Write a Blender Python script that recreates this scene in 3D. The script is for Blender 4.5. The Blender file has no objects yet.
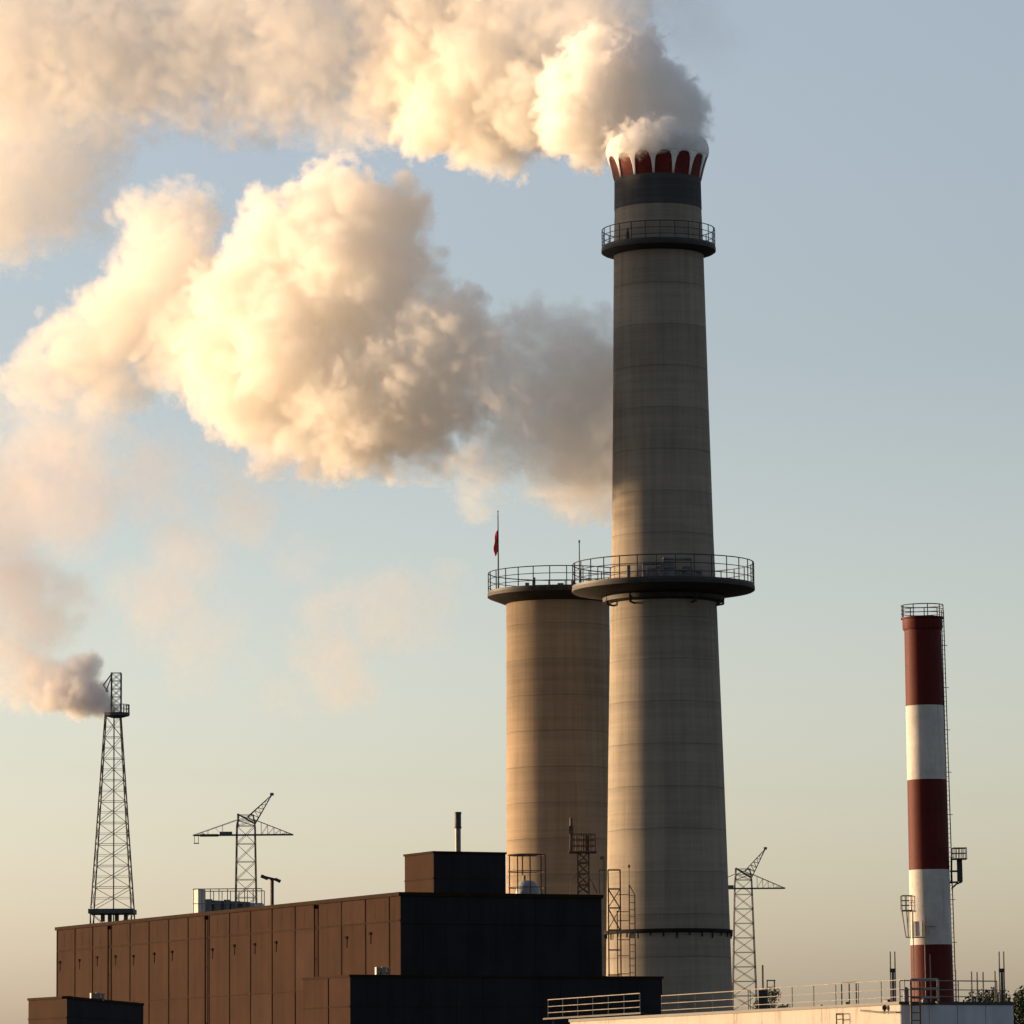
import bpy, math, random
import numpy as np
from mathutils import Vector, Matrix

S = bpy.context.scene
PI = math.pi
R = math.radians

# ------------------------------------------------------------------ camera
F, HZ, ROLL, CAMZ = 5000.0, 1112.0, 0.007, 1.6
th = math.atan((HZ - 512) / F)
fw = Vector((0, math.cos(th), math.sin(th)))
up = (Vector((0, -math.sin(th), math.cos(th))) + Vector((ROLL, 0, 0))).normalized()
rt = fw.cross(up).normalized()
cd = bpy.data.cameras.new('camera')
cam = bpy.data.objects.new('camera', cd)
S.collection.objects.link(cam)
cam.matrix_world = Matrix(((rt.x, up.x, -fw.x, 0), (rt.y, up.y, -fw.y, 0), (rt.z, up.z, -fw.z, CAMZ), (0, 0, 0, 1)))
cd.sensor_width = 36
cd.lens = F / 1024 * 36
cd.clip_end = 20000
S.camera = cam


def P(px, py, D):
    """world point seen at pixel (px, py), D metres ahead"""
    d = rt * ((px - 512) / F) + up * ((512 - py) / F) + fw
    return Vector((0, 0, CAMZ)) + d * (D / d.y)


# ------------------------------------------------------------------ sky, sun, exposure
EL, AZ = R(4.5), R(-67)
SUN, SKY, EXPO = 3.15, 0.105, 1.75
W = bpy.data.worlds.new('World')
S.world = W
W.use_nodes = True
wt = W.node_tree
bg = wt.nodes['Background']
sk = wt.nodes.new('ShaderNodeTexSky')
sk.sky_type = 'NISHITA'
sk.sun_disc = False
sk.sun_elevation, sk.sun_rotation = EL, AZ
sk.air_density, sk.dust_density, sk.ozone_density = 1.0, 2.0, 2.0
hs = wt.nodes.new('ShaderNodeHueSaturation')
hs.inputs['Saturation'].default_value = 0.58
wt.links.new(sk.outputs[0], hs.inputs['Color'])
tint = wt.nodes.new('ShaderNodeVectorMath')
tint.operation = 'MULTIPLY'
tint.inputs[1].default_value = (0.972, 0.950, 1.012)
wt.links.new(hs.outputs[0], tint.inputs[0])
# sky dimmed behind the camera, added to weaken fill on camera-facing sides
tc_ = wt.nodes.new('ShaderNodeTexCoord')
sx_ = wt.nodes.new('ShaderNodeSeparateXYZ')
wt.links.new(tc_.outputs['Generated'], sx_.inputs[0])
mr = wt.nodes.new('ShaderNodeMapRange')
mr.interpolation_type = 'SMOOTHSTEP'
for k_, v_ in (('From Min', -0.45), ('From Max', 0.55), ('To Min', 0.7), ('To Max', 1.0)):
    mr.inputs[k_].default_value = v_
wt.links.new(sx_.outputs[1], mr.inputs['Value'])
dim_fade = wt.nodes.new('ShaderNodeMapRange')      # the added dimming fades out overhead
dim_fade.interpolation_type = 'SMOOTHSTEP'
for k_, v_ in (('From Min', 0.40), ('From Max', 0.85), ('To Min', 0.0), ('To Max', 1.0)):
    dim_fade.inputs[k_].default_value = v_
wt.links.new(sx_.outputs[2], dim_fade.inputs['Value'])
mx_ = wt.nodes.new('ShaderNodeMath')
mx_.operation = 'MAXIMUM'
wt.links.new(mr.outputs[0], mx_.inputs[0])
wt.links.new(dim_fade.outputs[0], mx_.inputs[1])
glow = wt.nodes.new('ShaderNodeMapRange')         # brighter evening air towards the horizon
glow.interpolation_type = 'SMOOTHSTEP'
for k_, v_ in (('From Min', 0.0), ('From Max', 0.17), ('To Min', 1.47), ('To Max', 0.97)):
    glow.inputs[k_].default_value = v_
wt.links.new(sx_.outputs[2], glow.inputs['Value'])
gm = wt.nodes.new('ShaderNodeMath')
gm.operation = 'MULTIPLY'
wt.links.new(mx_.outputs[0], gm.inputs[0])
wt.links.new(glow.outputs[0], gm.inputs[1])
graded_sky = wt.nodes.new('ShaderNodeVectorMath')
graded_sky.operation = 'SCALE'
wt.links.new(tint.outputs[0], graded_sky.inputs[0])
wt.links.new(gm.outputs[0], graded_sky.inputs['Scale'])
wt.links.new(graded_sky.outputs[0], bg.inputs[0])
bg.inputs[1].default_value = SKY
sl = bpy.data.lights.new('sun', 'SUN')
sl.energy = SUN
sl.angle = R(0.6)
sl.color = (1.0, 0.655, 0.345)
so = bpy.data.objects.new('sun', sl)
S.collection.objects.link(so)
to_sun = Vector((math.sin(AZ) * math.cos(EL), math.cos(AZ) * math.cos(EL), math.sin(EL)))
so.rotation_euler = to_sun.to_track_quat('Z', 'Y').to_euler()
S.view_settings.view_transform = 'Standard'
S.view_settings.look = 'None'
S.view_settings.gamma = 1
S.view_settings.exposure = EXPO
S.cycles.use_denoising = True
S.cycles.max_bounces = 32
S.cycles.diffuse_bounces = 3
S.cycles.volume_bounces = 24
S.cycles.volume_step_rate = 1.4
S.cycles.use_adaptive_sampling = True
S.cycles.adaptive_threshold = 0.02
S.cycles.transparent_max_bounces = 12


# ------------------------------------------------------------------ materials
class N:
    """small wrapper for writing node trees"""

    def __init__(s, name, rough=0.8, metal=0.0, spec=0.3):
        s.m = bpy.data.materials.new(name)
        s.m.use_nodes = True
        s.t = s.m.node_tree
        s.b = s.t.nodes['Principled BSDF']
        s.b.inputs['Roughness'].default_value = rough
        s.b.inputs['Metallic'].default_value = metal
        s.b.inputs['Specular IOR Level'].default_value = spec
        s.co = s.t.nodes.new('ShaderNodeTexCoord').outputs['Object']

    def link(s, a, b):
        s.t.links.new(a, b)

    def put(s, sock, v):
        if hasattr(v, 'is_linked') or hasattr(v, 'links'):
            s.link(v, sock)
        else:
            sock.default_value = v

    def math(s, op, a, b=0.0, c=0.0):
        n = s.t.nodes.new('ShaderNodeMath')
        n.operation = op
        for i, v in enumerate((a, b, c)):
            s.put(n.inputs[i], v)
        return n.outputs[0]

    def scaled(s, v):
        n = s.t.nodes.new('ShaderNodeMapping')
        s.link(s.co, n.inputs['Vector'])
        n.inputs['Scale'].default_value = v
        return n.outputs[0]

    def noise(s, scale, detail=4, rough=0.6, vec=None):
        n = s.t.nodes.new('ShaderNodeTexNoise')
        s.link(vec or s.co, n.inputs['Vector'])
        n.inputs['Scale'].default_value = scale
        n.inputs['Detail'].default_value = detail
        n.inputs['Roughness'].default_value = rough
        return n.outputs['Fac']

    def ramp(s, f, stops):
        n = s.t.nodes.new('ShaderNodeValToRGB')
        el = n.color_ramp.elements
        while len(el) < len(stops):
            el.new(0.5)
        for e, (p, c) in zip(el, stops):
            e.position = p
            e.color = (c[0], c[1], c[2], 1) if hasattr(c, '__len__') else (c, c, c, 1)
        s.link(f, n.inputs[0])
        return n.outputs[0]

    def mix(s, f, a, b, mode='MIX'):
        n = s.t.nodes.new('ShaderNodeMix')
        n.data_type = 'RGBA'
        n.blend_type = mode
        s.put(n.inputs[0], f)
        s.put(n.inputs[6], a if hasattr(a, 'links') else (*a, 1))
        s.put(n.inputs[7], b if hasattr(b, 'links') else (*b, 1))
        return n.outputs[2]

    def axis(s, k):
        n = s.t.nodes.new('ShaderNodeSeparateXYZ')
        s.link(s.co, n.inputs[0])
        return n.outputs[k]

    def color(s, c):
        s.put(s.b.inputs['Base Color'], c if hasattr(c, 'links') else (*c, 1))

    def bump(s, h, strength=0.3, dist=0.05):
        n = s.t.nodes.new('ShaderNodeBump')
        n.inputs['Strength'].default_value = strength
        n.inputs['Distance'].default_value = dist
        s.link(h, n.inputs['Height'])
        s.link(n.outputs[0], s.b.inputs['Normal'])


def weathered(name, c, var=0.25, rough=0.7, metal=0.0, scale=1.5, spec=0.3):
    n = N(name, rough, metal, spec)
    f = n.noise(scale, 5, 0.65)
    lo = tuple(x * (1 - var) for x in c)
    hi = tuple(min(1, x * (1 + var)) for x in c)
    n.color(n.ramp(f, [(0.3, lo), (0.7, hi)]))
    return n.m


def concrete(name, c, lift=3.15, var=0.26):
    """slip-formed concrete: pour lifts, joint lines, vertical run marks, blotches"""
    n = N(name, 0.9, 0, 0.2)
    z = n.math('DIVIDE', n.axis(2), lift)
    wob = n.math('MULTIPLY', n.noise(0.5, 2), 0.05)
    z = n.math('ADD', z, wob)
    cell = n.math('FLOOR', z)
    fr = n.math('FRACT', z)
    wn = n.t.nodes.new('ShaderNodeTexWhiteNoise')
    wn.noise_dimensions = '1D'
    n.link(cell, wn.inputs['W'])
    streak = n.noise(1.0, 5, 0.65, n.scaled((1.6, 1.6, 0.05)))
    bands = n.noise(1.0, 4, 0.7, n.scaled((0.05, 0.05, 1.6)))
    blot = n.noise(0.22, 5, 0.6)
    v = n.math('MULTIPLY', wn.outputs['Value'], 0.16)
    v = n.math('ADD', v, n.math('MULTIPLY', streak, 0.75))
    v = n.math('ADD', v, n.math('MULTIPLY', bands, 0.45))
    v = n.math('ADD', v, n.math('MULTIPLY', blot, 0.55))
    fine = n.noise(1.0, 3, 0.7, n.scaled((0.12, 0.12, 5.0)))
    v = n.math('ADD', v, n.math('MULTIPLY', n.math('SUBTRACT', fine, 0.5), 0.35))
    lo = tuple(x * (1 - 1.4 * var) for x in c)
    hi = tuple(x * (1 + 1.2 * var) for x in c)
    col = n.ramp(n.math('MULTIPLY', v, 0.60), [(0.32, lo), (0.68, hi)])
    joint = n.math('LESS_THAN', fr, 0.028)
    below = n.math('MULTIPLY', n.math('GREATER_THAN', fr, 0.75), n.math('MULTIPLY', n.math('SUBTRACT', fr, 0.75), 0.6))
    jf = n.math('MULTIPLY', joint, n.math('MULTIPLY', n.noise(0.35, 3), 0.8))
    col = n.mix(n.math('MINIMUM', n.math('ADD', jf, below), 1.0), col, tuple(x * 0.35 for x in c))
    n.color(col)
    n.bump(n.math('SUBTRACT', n.math('MULTIPLY', streak, 0.3), joint), 0.25, 0.06)
    return n.m


def cladding(name, c, spec=0.03):
    """coated steel cladding with faint vertical weather marks"""
    n = N(name, 0.85, 0.0, spec)
    streak = n.noise(1.0, 4, 0.6, n.scaled((1.1, 1.1, 0.07)))
    blot = n.noise(0.35, 5, 0.65)
    v = n.math('ADD', n.math('MULTIPLY', streak, 0.5), n.math('MULTIPLY', blot, 0.5))
    n.color(n.ramp(v, [(0.3, tuple(x * 0.66 for x in c)), (0.7, tuple(x * 1.28 for x in c))]))
    n.bump(streak, 0.1, 0.03)
    return n.m


M = {}
M['concrete'] = concrete('chimney_concrete', (0.203, 0.178, 0.142), 3.8)
M['silo_concrete'] = concrete('silo_concrete', (0.215, 0.168, 0.116), 3.4)
M['dark_band'] = concrete('dark_band_paint', (0.05, 0.052, 0.053), 1.5)
M['clad'] = cladding('brown_cladding', (0.033, 0.0172, 0.0112))
M['clad_patch'] = cladding('brown_patch_cladding', (0.037, 0.0205, 0.0142))
M['clad_trim'] = cladding('brown_trim', (0.024, 0.0135, 0.0085))
M['clad_shade'] = cladding('shade_toned_cladding', (0.0205, 0.021, 0.0225))  # copy of the brown cladding for shaded ends, shade put into the colour
M['lamp_black'] = weathered('matt_black', (0.009, 0.007, 0.006), 0.2, 0.95, 0, 1.0, 0.05)
M['soot_steel'] = weathered('sooty_steel', (0.014, 0.013, 0.013), 0.35, 0.9, 0, 1.0, 0.08)
M['roofing'] = weathered('roof_felt', (0.05, 0.05, 0.052), 0.3, 0.95)
M['dark_steel'] = weathered('dark_painted_steel', (0.03, 0.032, 0.035), 0.3, 0.6, 0.0, 1.0)
M['deck_steel'] = weathered('deck_steel', (0.024, 0.023, 0.0225), 0.4, 0.7, 0.0, 0.8)
M['grey_steel'] = weathered('galvanised_steel', (0.16, 0.155, 0.145), 0.25, 0.55, 0.2, 1.2)
M['pale_rail'] = weathered('pale_rail_paint', (0.26, 0.235, 0.20), 0.25, 0.6, 0.0, 1.5)
M['rust_steel'] = weathered('rusty_steel', (0.10, 0.065, 0.042), 0.45, 0.85, 0.0, 2.0)
M['crown_red'] = weathered('crown_red_paint', (0.12, 0.013, 0.010), 0.35, 0.8, 0.0, 0.8)
M['crown_white'] = weathered('crown_white_frost', (0.78, 0.78, 0.77), 0.08, 0.8, 0.0, 0.9)
def stack_paint(name, c):
    """old gloss paint: chalky blotches, rust runs, chips"""
    n = N(name, 0.65, 0, 0.12)
    blot = n.noise(0.8, 6, 0.7)
    run = n.noise(1.0, 5, 0.7, n.scaled((5, 5, 0.22)))
    chip = n.noise(3.5, 5, 0.75)
    col = n.ramp(blot, [(0.3, tuple(x * .78 for x in c)), (0.7, tuple(x * 1.15 for x in c))])
    col = n.mix(n.ramp(run, [(0.56, 0.0), (0.74, 0.5)]), col, (0.075, 0.045, 0.03))
    col = n.mix(n.ramp(chip, [(0.66, 0.0), (0.70, 0.6)]), col, (0.10, 0.085, 0.07))
    n.color(col)
    n.bump(chip, 0.1, 0.02)
    return n.m


M['red_paint'] = stack_paint('stack_red_paint', (0.082, 0.0095, 0.0078))
M['white_paint'] = stack_paint('stack_white_paint', (0.46, 0.445, 0.42))
M['flag_red'] = weathered('red_cloth', (0.72, 0.05, 0.05), 0.15, 0.8)
M['lattice_steel'] = weathered('weathered_lattice_steel', (0.085, 0.09, 0.09), 0.3, 0.75, 0.0, 0.8, 0.15)
M['machine'] = weathered('machine_grey', (0.11, 0.11, 0.115), 0.4, 0.6, 0.0, 0.9)
M['dome'] = weathered('dome_grey_blue', (0.20, 0.22, 0.25), 0.1, 0.45, 0.0, 0.8)
M['bark'] = weathered('bark', (0.06, 0.045, 0.03), 0.4, 0.95, 0.0, 3.0)
n = N('white_render_wall', 0.85, 0, 0.2)
st = n.noise(1.0, 5, 0.7, n.scaled((2.2, 2.2, 0.18)))
bl = n.noise(0.6, 5, 0.7)
v = n.math('ADD', n.math('MULTIPLY', st, 0.6), n.math('MULTIPLY', bl, 0.4))
n.color(n.ramp(v, [(0.36, (0.19, 0.16, 0.13)), (0.46, (0.32, 0.30, 0.265)), (0.75, (0.37, 0.35, 0.32))]))
n.bump(bl, 0.2, 0.03)
M['white_wall'] = n.m
M['pale_wall_shade'] = cladding('shade_toned_pale_wall', (0.46, 0.48, 0.52))  # pale wall's copy for its shaded end, cool shade tone in the colour
n = N('ground_dirt', 0.95, 0, 0.1)
n.color(n.ramp(n.noise(0.05, 8, 0.65), [(0.35, (0.03, 0.034, 0.02)), (0.65, (0.065, 0.06, 0.045))]))
n.bump(n.noise(1.2, 5), 0.4, 0.1)
M['ground'] = n.m
n = N('leaf_green', 0.7, 0, 0.2)
oi = n.t.nodes.new('ShaderNodeNewGeometry')
n.color(n.ramp(oi.outputs['Random Per Island'], [(0.0, (0.012, 0.024, 0.008)), (1.0, (0.04, 0.062, 0.018))]))
M['leaf'] = n.m


# ------------------------------------------------------------------ mesh helpers
class MB:
    def __init__(s):
        s.v, s.f = [], []

    def add(s, vs, fs):
        o = len(s.v)
        s.v += [Vector(v) for v in vs]
        s.f += [tuple(i + o for i in f) for f in fs]
        return s

    def frame_box(s, c, ux, uy, hx, hy, z0, z1):
        """box with horizontal unit axes ux, uy, half sizes hx, hy, from z0 to z1"""
        vs = []
        for z in (z0, z1):
            for a, b in ((-1, -1), (1, -1), (1, 1), (-1, 1)):
                p = Vector((c[0], c[1], 0)) + ux * (a * hx) + uy * (b * hy)
                vs.append((p.x, p.y, z))
        return s.add(vs, [(3, 2, 1, 0), (4, 5, 6, 7), (0, 1, 5, 4), (1, 2, 6, 5), (2, 3, 7, 6), (3, 0, 4, 7)])

    def prism(s, pts, z0, z1, z1s=None):
        n = len(pts)
        z1s = z1s or [z1] * n
        vs = [(p[0], p[1], z0) for p in pts] + [(p[0], p[1], z) for p, z in zip(pts, z1s)]
        fs = [tuple(reversed(range(n))), tuple(range(n, 2 * n))]
        fs += [(i, (i + 1) % n, n + (i + 1) % n, n + i) for i in range(n)]
        return s.add(vs, fs)

    def rod(s, a, b, r, n=5, r2=None):
        a, b = Vector(a), Vector(b)
        d = b - a
        if d.length < 1e-6:
            return s
        q = d.to_track_quat('Z', 'Y')
        r2 = r if r2 is None else r2
        vs = []
        for p, rr in ((a, r), (b, r2)):
            for k in range(n):
                t = 2 * PI * (k + 0.5) / n
                vs.append(p + q @ Vector((rr * math.cos(t), rr * math.sin(t), 0)))
        fs = [(k, (k + 1) % n, n + (k + 1) % n, n + k) for k in range(n)]
        fs += [tuple(reversed(range(n))), tuple(range(n, 2 * n))]
        return s.add(vs, fs)

    def path(s, pts, r, n=5):
        for a, b in zip(pts, pts[1:]):
            s.rod(a, b, r, n)
        return s

    def lathe(s, prof, c, n=128, a0=0.0, a1=2 * PI, closed=False):
        """prof: list of (radius, z)"""
        full = abs(a1 - a0 - 2 * PI) < 1e-6
        m = n if full else n + 1
        vs = []
        for r, z in prof:
            for k in range(m):
                t = a0 + (a1 - a0) * k / n
                vs.append((c[0] + r * math.cos(t), c[1] + r * math.sin(t), z))
        fs = []
        rows = len(prof)
        for j in range(rows if closed else rows - 1):
            j2 = (j + 1) % rows
            for k in range(n):
                k2 = (k + 1) % m
                fs.append((j * m + k, j * m + k2, j2 * m + k2, j2 * m + k))
        return s.add(vs, fs)

    def ring(s, c, rad, z, r, n=48, a0=0.0, a1=2 * PI):
        pts = [(c[0] + rad * math.cos(a0 + (a1 - a0) * k / n), c[1] + rad * math.sin(a0 + (a1 - a0) * k / n), z) for k in range(n + 1)]
        return s.path(pts, r, 5)

    def build(s, name, mat, parent=None, smooth=True, ang=35):
        base = root_loc(parent) if parent else Vector((0, 0, 0))
        me = bpy.data.meshes.new(name)
        me.from_pydata([tuple(v - base) for v in s.v], [], s.f)
        me.materials.append(mat if not isinstance(mat, str) else M[mat])
        if smooth:
            me.polygons.foreach_set('use_smooth', [True] * len(me.polygons))
            me.set_sharp_from_angle(angle=R(ang))
        me.update()
        o = bpy.data.objects.new(name, me)
        S.collection.objects.link(o)
        if parent:
            o.parent = parent
        return o


def root_loc(o):
    while o.parent:
        o = o.parent
    return Vector(o.location)


def thing(name, label, cat, loc, group=None):
    o = bpy.data.objects.new(name, None)
    o.empty_display_size = 0.5
    o.location = loc
    S.collection.objects.link(o)
    o['label'], o['category'] = label, cat
    if group:
        o['group'] = group
    return o


def tag(o, label=None, cat=None, group=None, kind=None):
    for k, v in (('label', label), ('category', cat), ('group', group), ('kind', kind)):
        if v:
            o[k] = v
    return o


def dup(root, loc, label):
    def cp(o, par):
        c = o.copy()
        S.collection.objects.link(c)
        c.parent = par
        for ch in [x for x in list(bpy.data.objects) if x.parent == o and x != c]:
            cp(ch, c)
        return c
    r = cp(root, None)
    r.location = loc
    r['label'] = label
    return r


def foot(p):
    return Vector((p.x, p.y, 0))


def round_railing(mb, c, rad, z0, h, posts, rails=(1.0, 0.66, 0.33), r=0.04, a0=0.0, a1=2 * PI, kick=True):
    n = max(posts, 36)
    for k in range(posts):
        t = a0 + (a1 - a0) * k / (posts if abs(a1 - a0 - 2 * PI) < 1e-6 else posts - 1)
        p = Vector((c[0] + rad * math.cos(t), c[1] + rad * math.sin(t), z0))
        mb.rod(p, p + Vector((0, 0, h)), r)
    for q in rails:
        mb.ring(c, rad, z0 + h * q, r * (1.0 if q == 1.0 else 0.75), n, a0, a1)
    return mb


def straight_railing(mb, a, b, h, posts, rails=(1.0, 0.66, 0.33), r=0.03):
    a, b = Vector(a), Vector(b)
    H = Vector((0, 0, h))
    for k in range(posts):
        p = a.lerp(b, k / (posts - 1))
        mb.rod(p, p + H, r)
    for q in rails:
        mb.rod(a + H * q, b + H * q, r * (1.0 if q == 1.0 else 0.8))
    return mb


# ------------------------------------------------------------------ ground
g = MB()
g.add([(-6000, -600, 0), (6000, -600, 0), (6000, 9000, 0), (-6000, 9000, 0)], [(0, 1, 2, 3)])
tag(g.build('ground', 'ground'), 'dark scrubby ground of the plant site', None, None, 'structure')


# ------------------------------------------------------------------ tall chimney
D1 = 450.0
K1 = D1 / F
top1, bot1 = P(657.5, 176, D1), P(669, 980, D1)
LEAN1 = math.atan2(bot1.x - top1.x, top1.z - bot1.z)
base1 = Vector((bot1.x + math.tan(LEAN1) * bot1.z, D1, 0))


def z1(py):
    return P(662, py, D1).z


ch = thing('tall_chimney', 'tallest tapering concrete chimney with scalloped red and white crown and two ringed walkways', 'chimney', base1)
prof = [(62.5 + 4.0, 1112), (62.8, 990), (61.6, 930), (57.6, 760), (53.6, 612), (51.2, 540), (48.2, 400), (45.4, 250), (44.0, 210), (43.4, 180)]
MB().lathe([(r * K1, max(0, z1(y))) for r, y in prof], base1, 160).build('shaft', 'concrete', ch)
MB().lathe([(43.9 * K1, z1(210.5)), (44.4 * K1, z1(210)), (44.1 * K1, z1(195)), (43.9 * K1, z1(180.5)), (43.0 * K1, z1(180))], base1, 160).build('band', 'dark_band', ch)
# crown: flared red shell, white scalloped arches, frosted rounded lip
zb, zt = z1(181), z1(157)
rb, rtp = 43.6 * K1, 50.2 * K1
crown = MB().lathe([(rb - 0.3, zb), (rb, zb), (rb + (rtp - rb) * .45, zb + (zt - zb) * .5), (rtp, zt), (rtp - 0.6, zt + .2), (rtp - 1.2, zt - 1.5)], base1, 160).build('crown', 'crown_red', ch)
NA, SEG = 14, 40
vs, fs = [], []
ph = R(-90 + 6.1) - PI / NA
cols = NA * SEG
zl = zt + 0.12
for k in range(cols):
    t = ph + 2 * PI * k / cols
    u = (k % SEG) / SEG * 2 - 1
    a = abs(u)
    low = 0.0 if a > 0.9 else (1 - (a / 0.9) ** 3.4) ** 0.5 * 0.93
    low += 0.03 * math.sin(k * 1.7) * (low > 0.5)
    low = max(low, 0.005)
    for q in range(5):
        w = low + (1 - low) * q / 4
        z = zb + (zt - zb) * w
        f_ = (w / 0.5) * 0.45 if w < 0.5 else 0.45 + (w - 0.5) / 0.5 * 0.55
        rr = rb + (rtp - rb) * f_ + 0.10
        vs.append((base1.x + rr * math.cos(t), base1.y + rr * math.sin(t), z))
for k in range(cols):
    k2 = (k + 1) % cols
    for q in range(4):
        fs.append((k * 5 + q, k2 * 5 + q, k2 * 5 + q + 1, k * 5 + q + 1))
arch = MB().add(vs, fs).build('arch_trim', 'crown_white', crown)
arch.modifiers.new('thickness', 'SOLIDIFY').thickness = 0.12
rng_ = random.Random(4)
lip = []
for q in range(11):
    t = -0.45 + q / 10 * (PI * 0.95)
    lip.append((rtp - 0.75 + 0.98 * math.cos(t), z1(152) + 1.15 * math.sin(t) * (1.15 if t > 0 else 1.0)))
lip.append((rtp - 2.2, z1(149)))
lp = MB().lathe([(rtp - 0.9, zt - 0.25)] + [(rtp + 0.10, zt - .02)] + lip, base1, 160)
for i, v in enumerate(lp.v):
    t = math.atan2(v.y - base1.y, v.x - base1.x)
    d = 0.07 * math.sin(5 * t + 1) + 0.06 * math.sin(11 * t + 2) + 0.04 * math.sin(23 * t)
    if v.z > zt + 0.4:
        v.z += d * 0.8
lp.build('rim', 'crown_white', ch, True, 80)
# soot-dark flue mouth inside the rim
MB().lathe([(rtp - 2.1, z1(150)), (rtp - 2.2, zb), (0.05, zb)], base1, 64).build('flue', 'dark_steel', ch)


def walkway(parent, c, rin, rout, ztop, thick, h, posts, mat='deck_steel', drop=0.0, rails=(1.0, 0.66, 0.33), r=0.045, brackets=0):
    pf = MB()
    pf.lathe([(rin, ztop - thick - drop), (rin + 0.2, ztop - thick - drop), (rout - 0.15, ztop - thick), (rout, ztop - thick + 0.1), (rout, ztop), (rin, ztop)], c, 96)
    for k in range(brackets):
        t = 2 * PI * k / brackets
        u = Vector((math.cos(t), math.sin(t), 0))
        a = Vector((c[0], c[1], 0)) + u * (rin - 0.1) + Vector((0, 0, ztop - thick - drop - 1.3))
        b = Vector((c[0], c[1], 0)) + u * (rout - 0.3) + Vector((0, 0, ztop - thick - 0.02))
        pf.rod(a, b, 0.07)
    p = pf.build('platform', mat, parent)
    rl = round_railing(MB(), c, rout - 0.08, ztop, h, posts, rails, r)
    rl.lathe([(rout - 0.03, ztop), (rout - 0.03, ztop + 0.22), (rout - 0.06, ztop + 0.22)], c, 96)
    rl.build('railing', 'dark_steel', p)
    return p


def at_height(c, z):
    return Vector((c[0], c[1], 0))


# lower big walkway and bracket ring beneath it
walkway(ch, base1, 52.5 * K1, 92 * K1, z1(588), 0.4, z1(564) - z1(588), 30, drop=0.5, r=0.05)
MB().lathe([(53 * K1, z1(604)), (61 * K1, z1(602)), (61.5 * K1, z1(598)), (53 * K1, z1(594))], base1, 96).build('bracket_ring', 'deck_steel', ch)
for t in (R(200), R(-12), R(235), R(-60)):
    u = Vector((math.cos(t), math.sin(t), 0))
    p = base1 + u * (60.5 * K1)
    bk = MB()
    bk.rod(p + Vector((0, 0, z1(606.5))), p + Vector((0, 0, z1(593))), 0.12)
    bk.rod(base1 + u * (53 * K1) + Vector((0, 0, z1(607))), p + Vector((0, 0, z1(606))), 0.1)
    bk.build('bracket', 'deck_steel', ch)
# upper walkway
walkway(ch, base1, 45.0 * K1, 58 * K1, z1(249), 0.4, z1(230) - z1(249), 24, drop=0.25, r=0.045)
# dark beacon on the upper walkway
t = R(-90 - 39)
u = Vector((math.cos(t), math.sin(t), 0))
p = base1 + u * (51 * K1) + Vector((0, 0, z1(249)))
MB().rod(p, p + Vector((0, 0, 0.95)), 0.16, 8).rod(p + Vector((0, 0, 0.95)), p + Vector((0, 0, 1.35)), 0.11, 8, 0.07).rod(p + Vector((-.2, 0, 0.5)), p + Vector((.2, 0, 0.5)), 0.06).build('beacon', 'dark_steel', ch)
# pipework and boxes on the lower walkway, front side
def on_deck(px, dr=72):
    x = (px - 664) * K1
    rr = dr * K1
    y = -math.sqrt(max(rr * rr - x * x, 0.01))
    return base1 + Vector((x, y, z1(588)))


ux, uy = Vector((1, 0, 0)), Vector((0, 1, 0))
for px, w, h in ((628, 3.2, 1.5), (651, 9, 1.15), (668, 10, 1.75), (686, 11, 1.3), (643, 3, 1.0), (697, 3, 0.9)):
    p = on_deck(px, 66)
    eq = MB()
    eq.frame_box(p, ux, uy, w * K1 / 2, 0.35, p.z, p.z + h)
    eq.build('equipment_box', 'machine', ch, False)
for px0, px1, h in ((642, 660, 1.55), (662, 690, 1.95), (676, 700, 0.9), (655, 674, 1.2)):
    a, b = on_deck(px0, 70), on_deck(px1, 70)
    eq = MB()
    eq.rod(a + Vector((0, 0, h)), b + Vector((0, 0, h)), 0.13, 8)
    eq.rod(a, a + Vector((0, 0, h)), 0.1, 6).rod(b, b + Vector((0, 0, h)), 0.1, 6)
    eq.build('pipework', 'machine', ch)
# hoop and short ladder frames low on the shaft
hp = MB().lathe([(62 * K1, z1(934.5)), (64.2 * K1, z1(934)), (64.4 * K1, z1(931)), (62 * K1, z1(930.5))], base1, 128)
for k in range(30):
    t = 2 * PI * k / 30
    u = Vector((math.cos(t), math.sin(t), 0))
    a = base1 + u * (63.3 * K1) + Vector((0, 0, z1(934)))
    hp.rod(a, a - Vector((0, 0, 0.3 + 0.12 * (k % 3))), 0.07)
hp.build('hoop', 'soot_steel', ch)
ch.rotation_euler.y = -LEAN1

# ladder tower standing at the chimney's left foot
DL = 441.0
KL = DL / F


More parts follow.
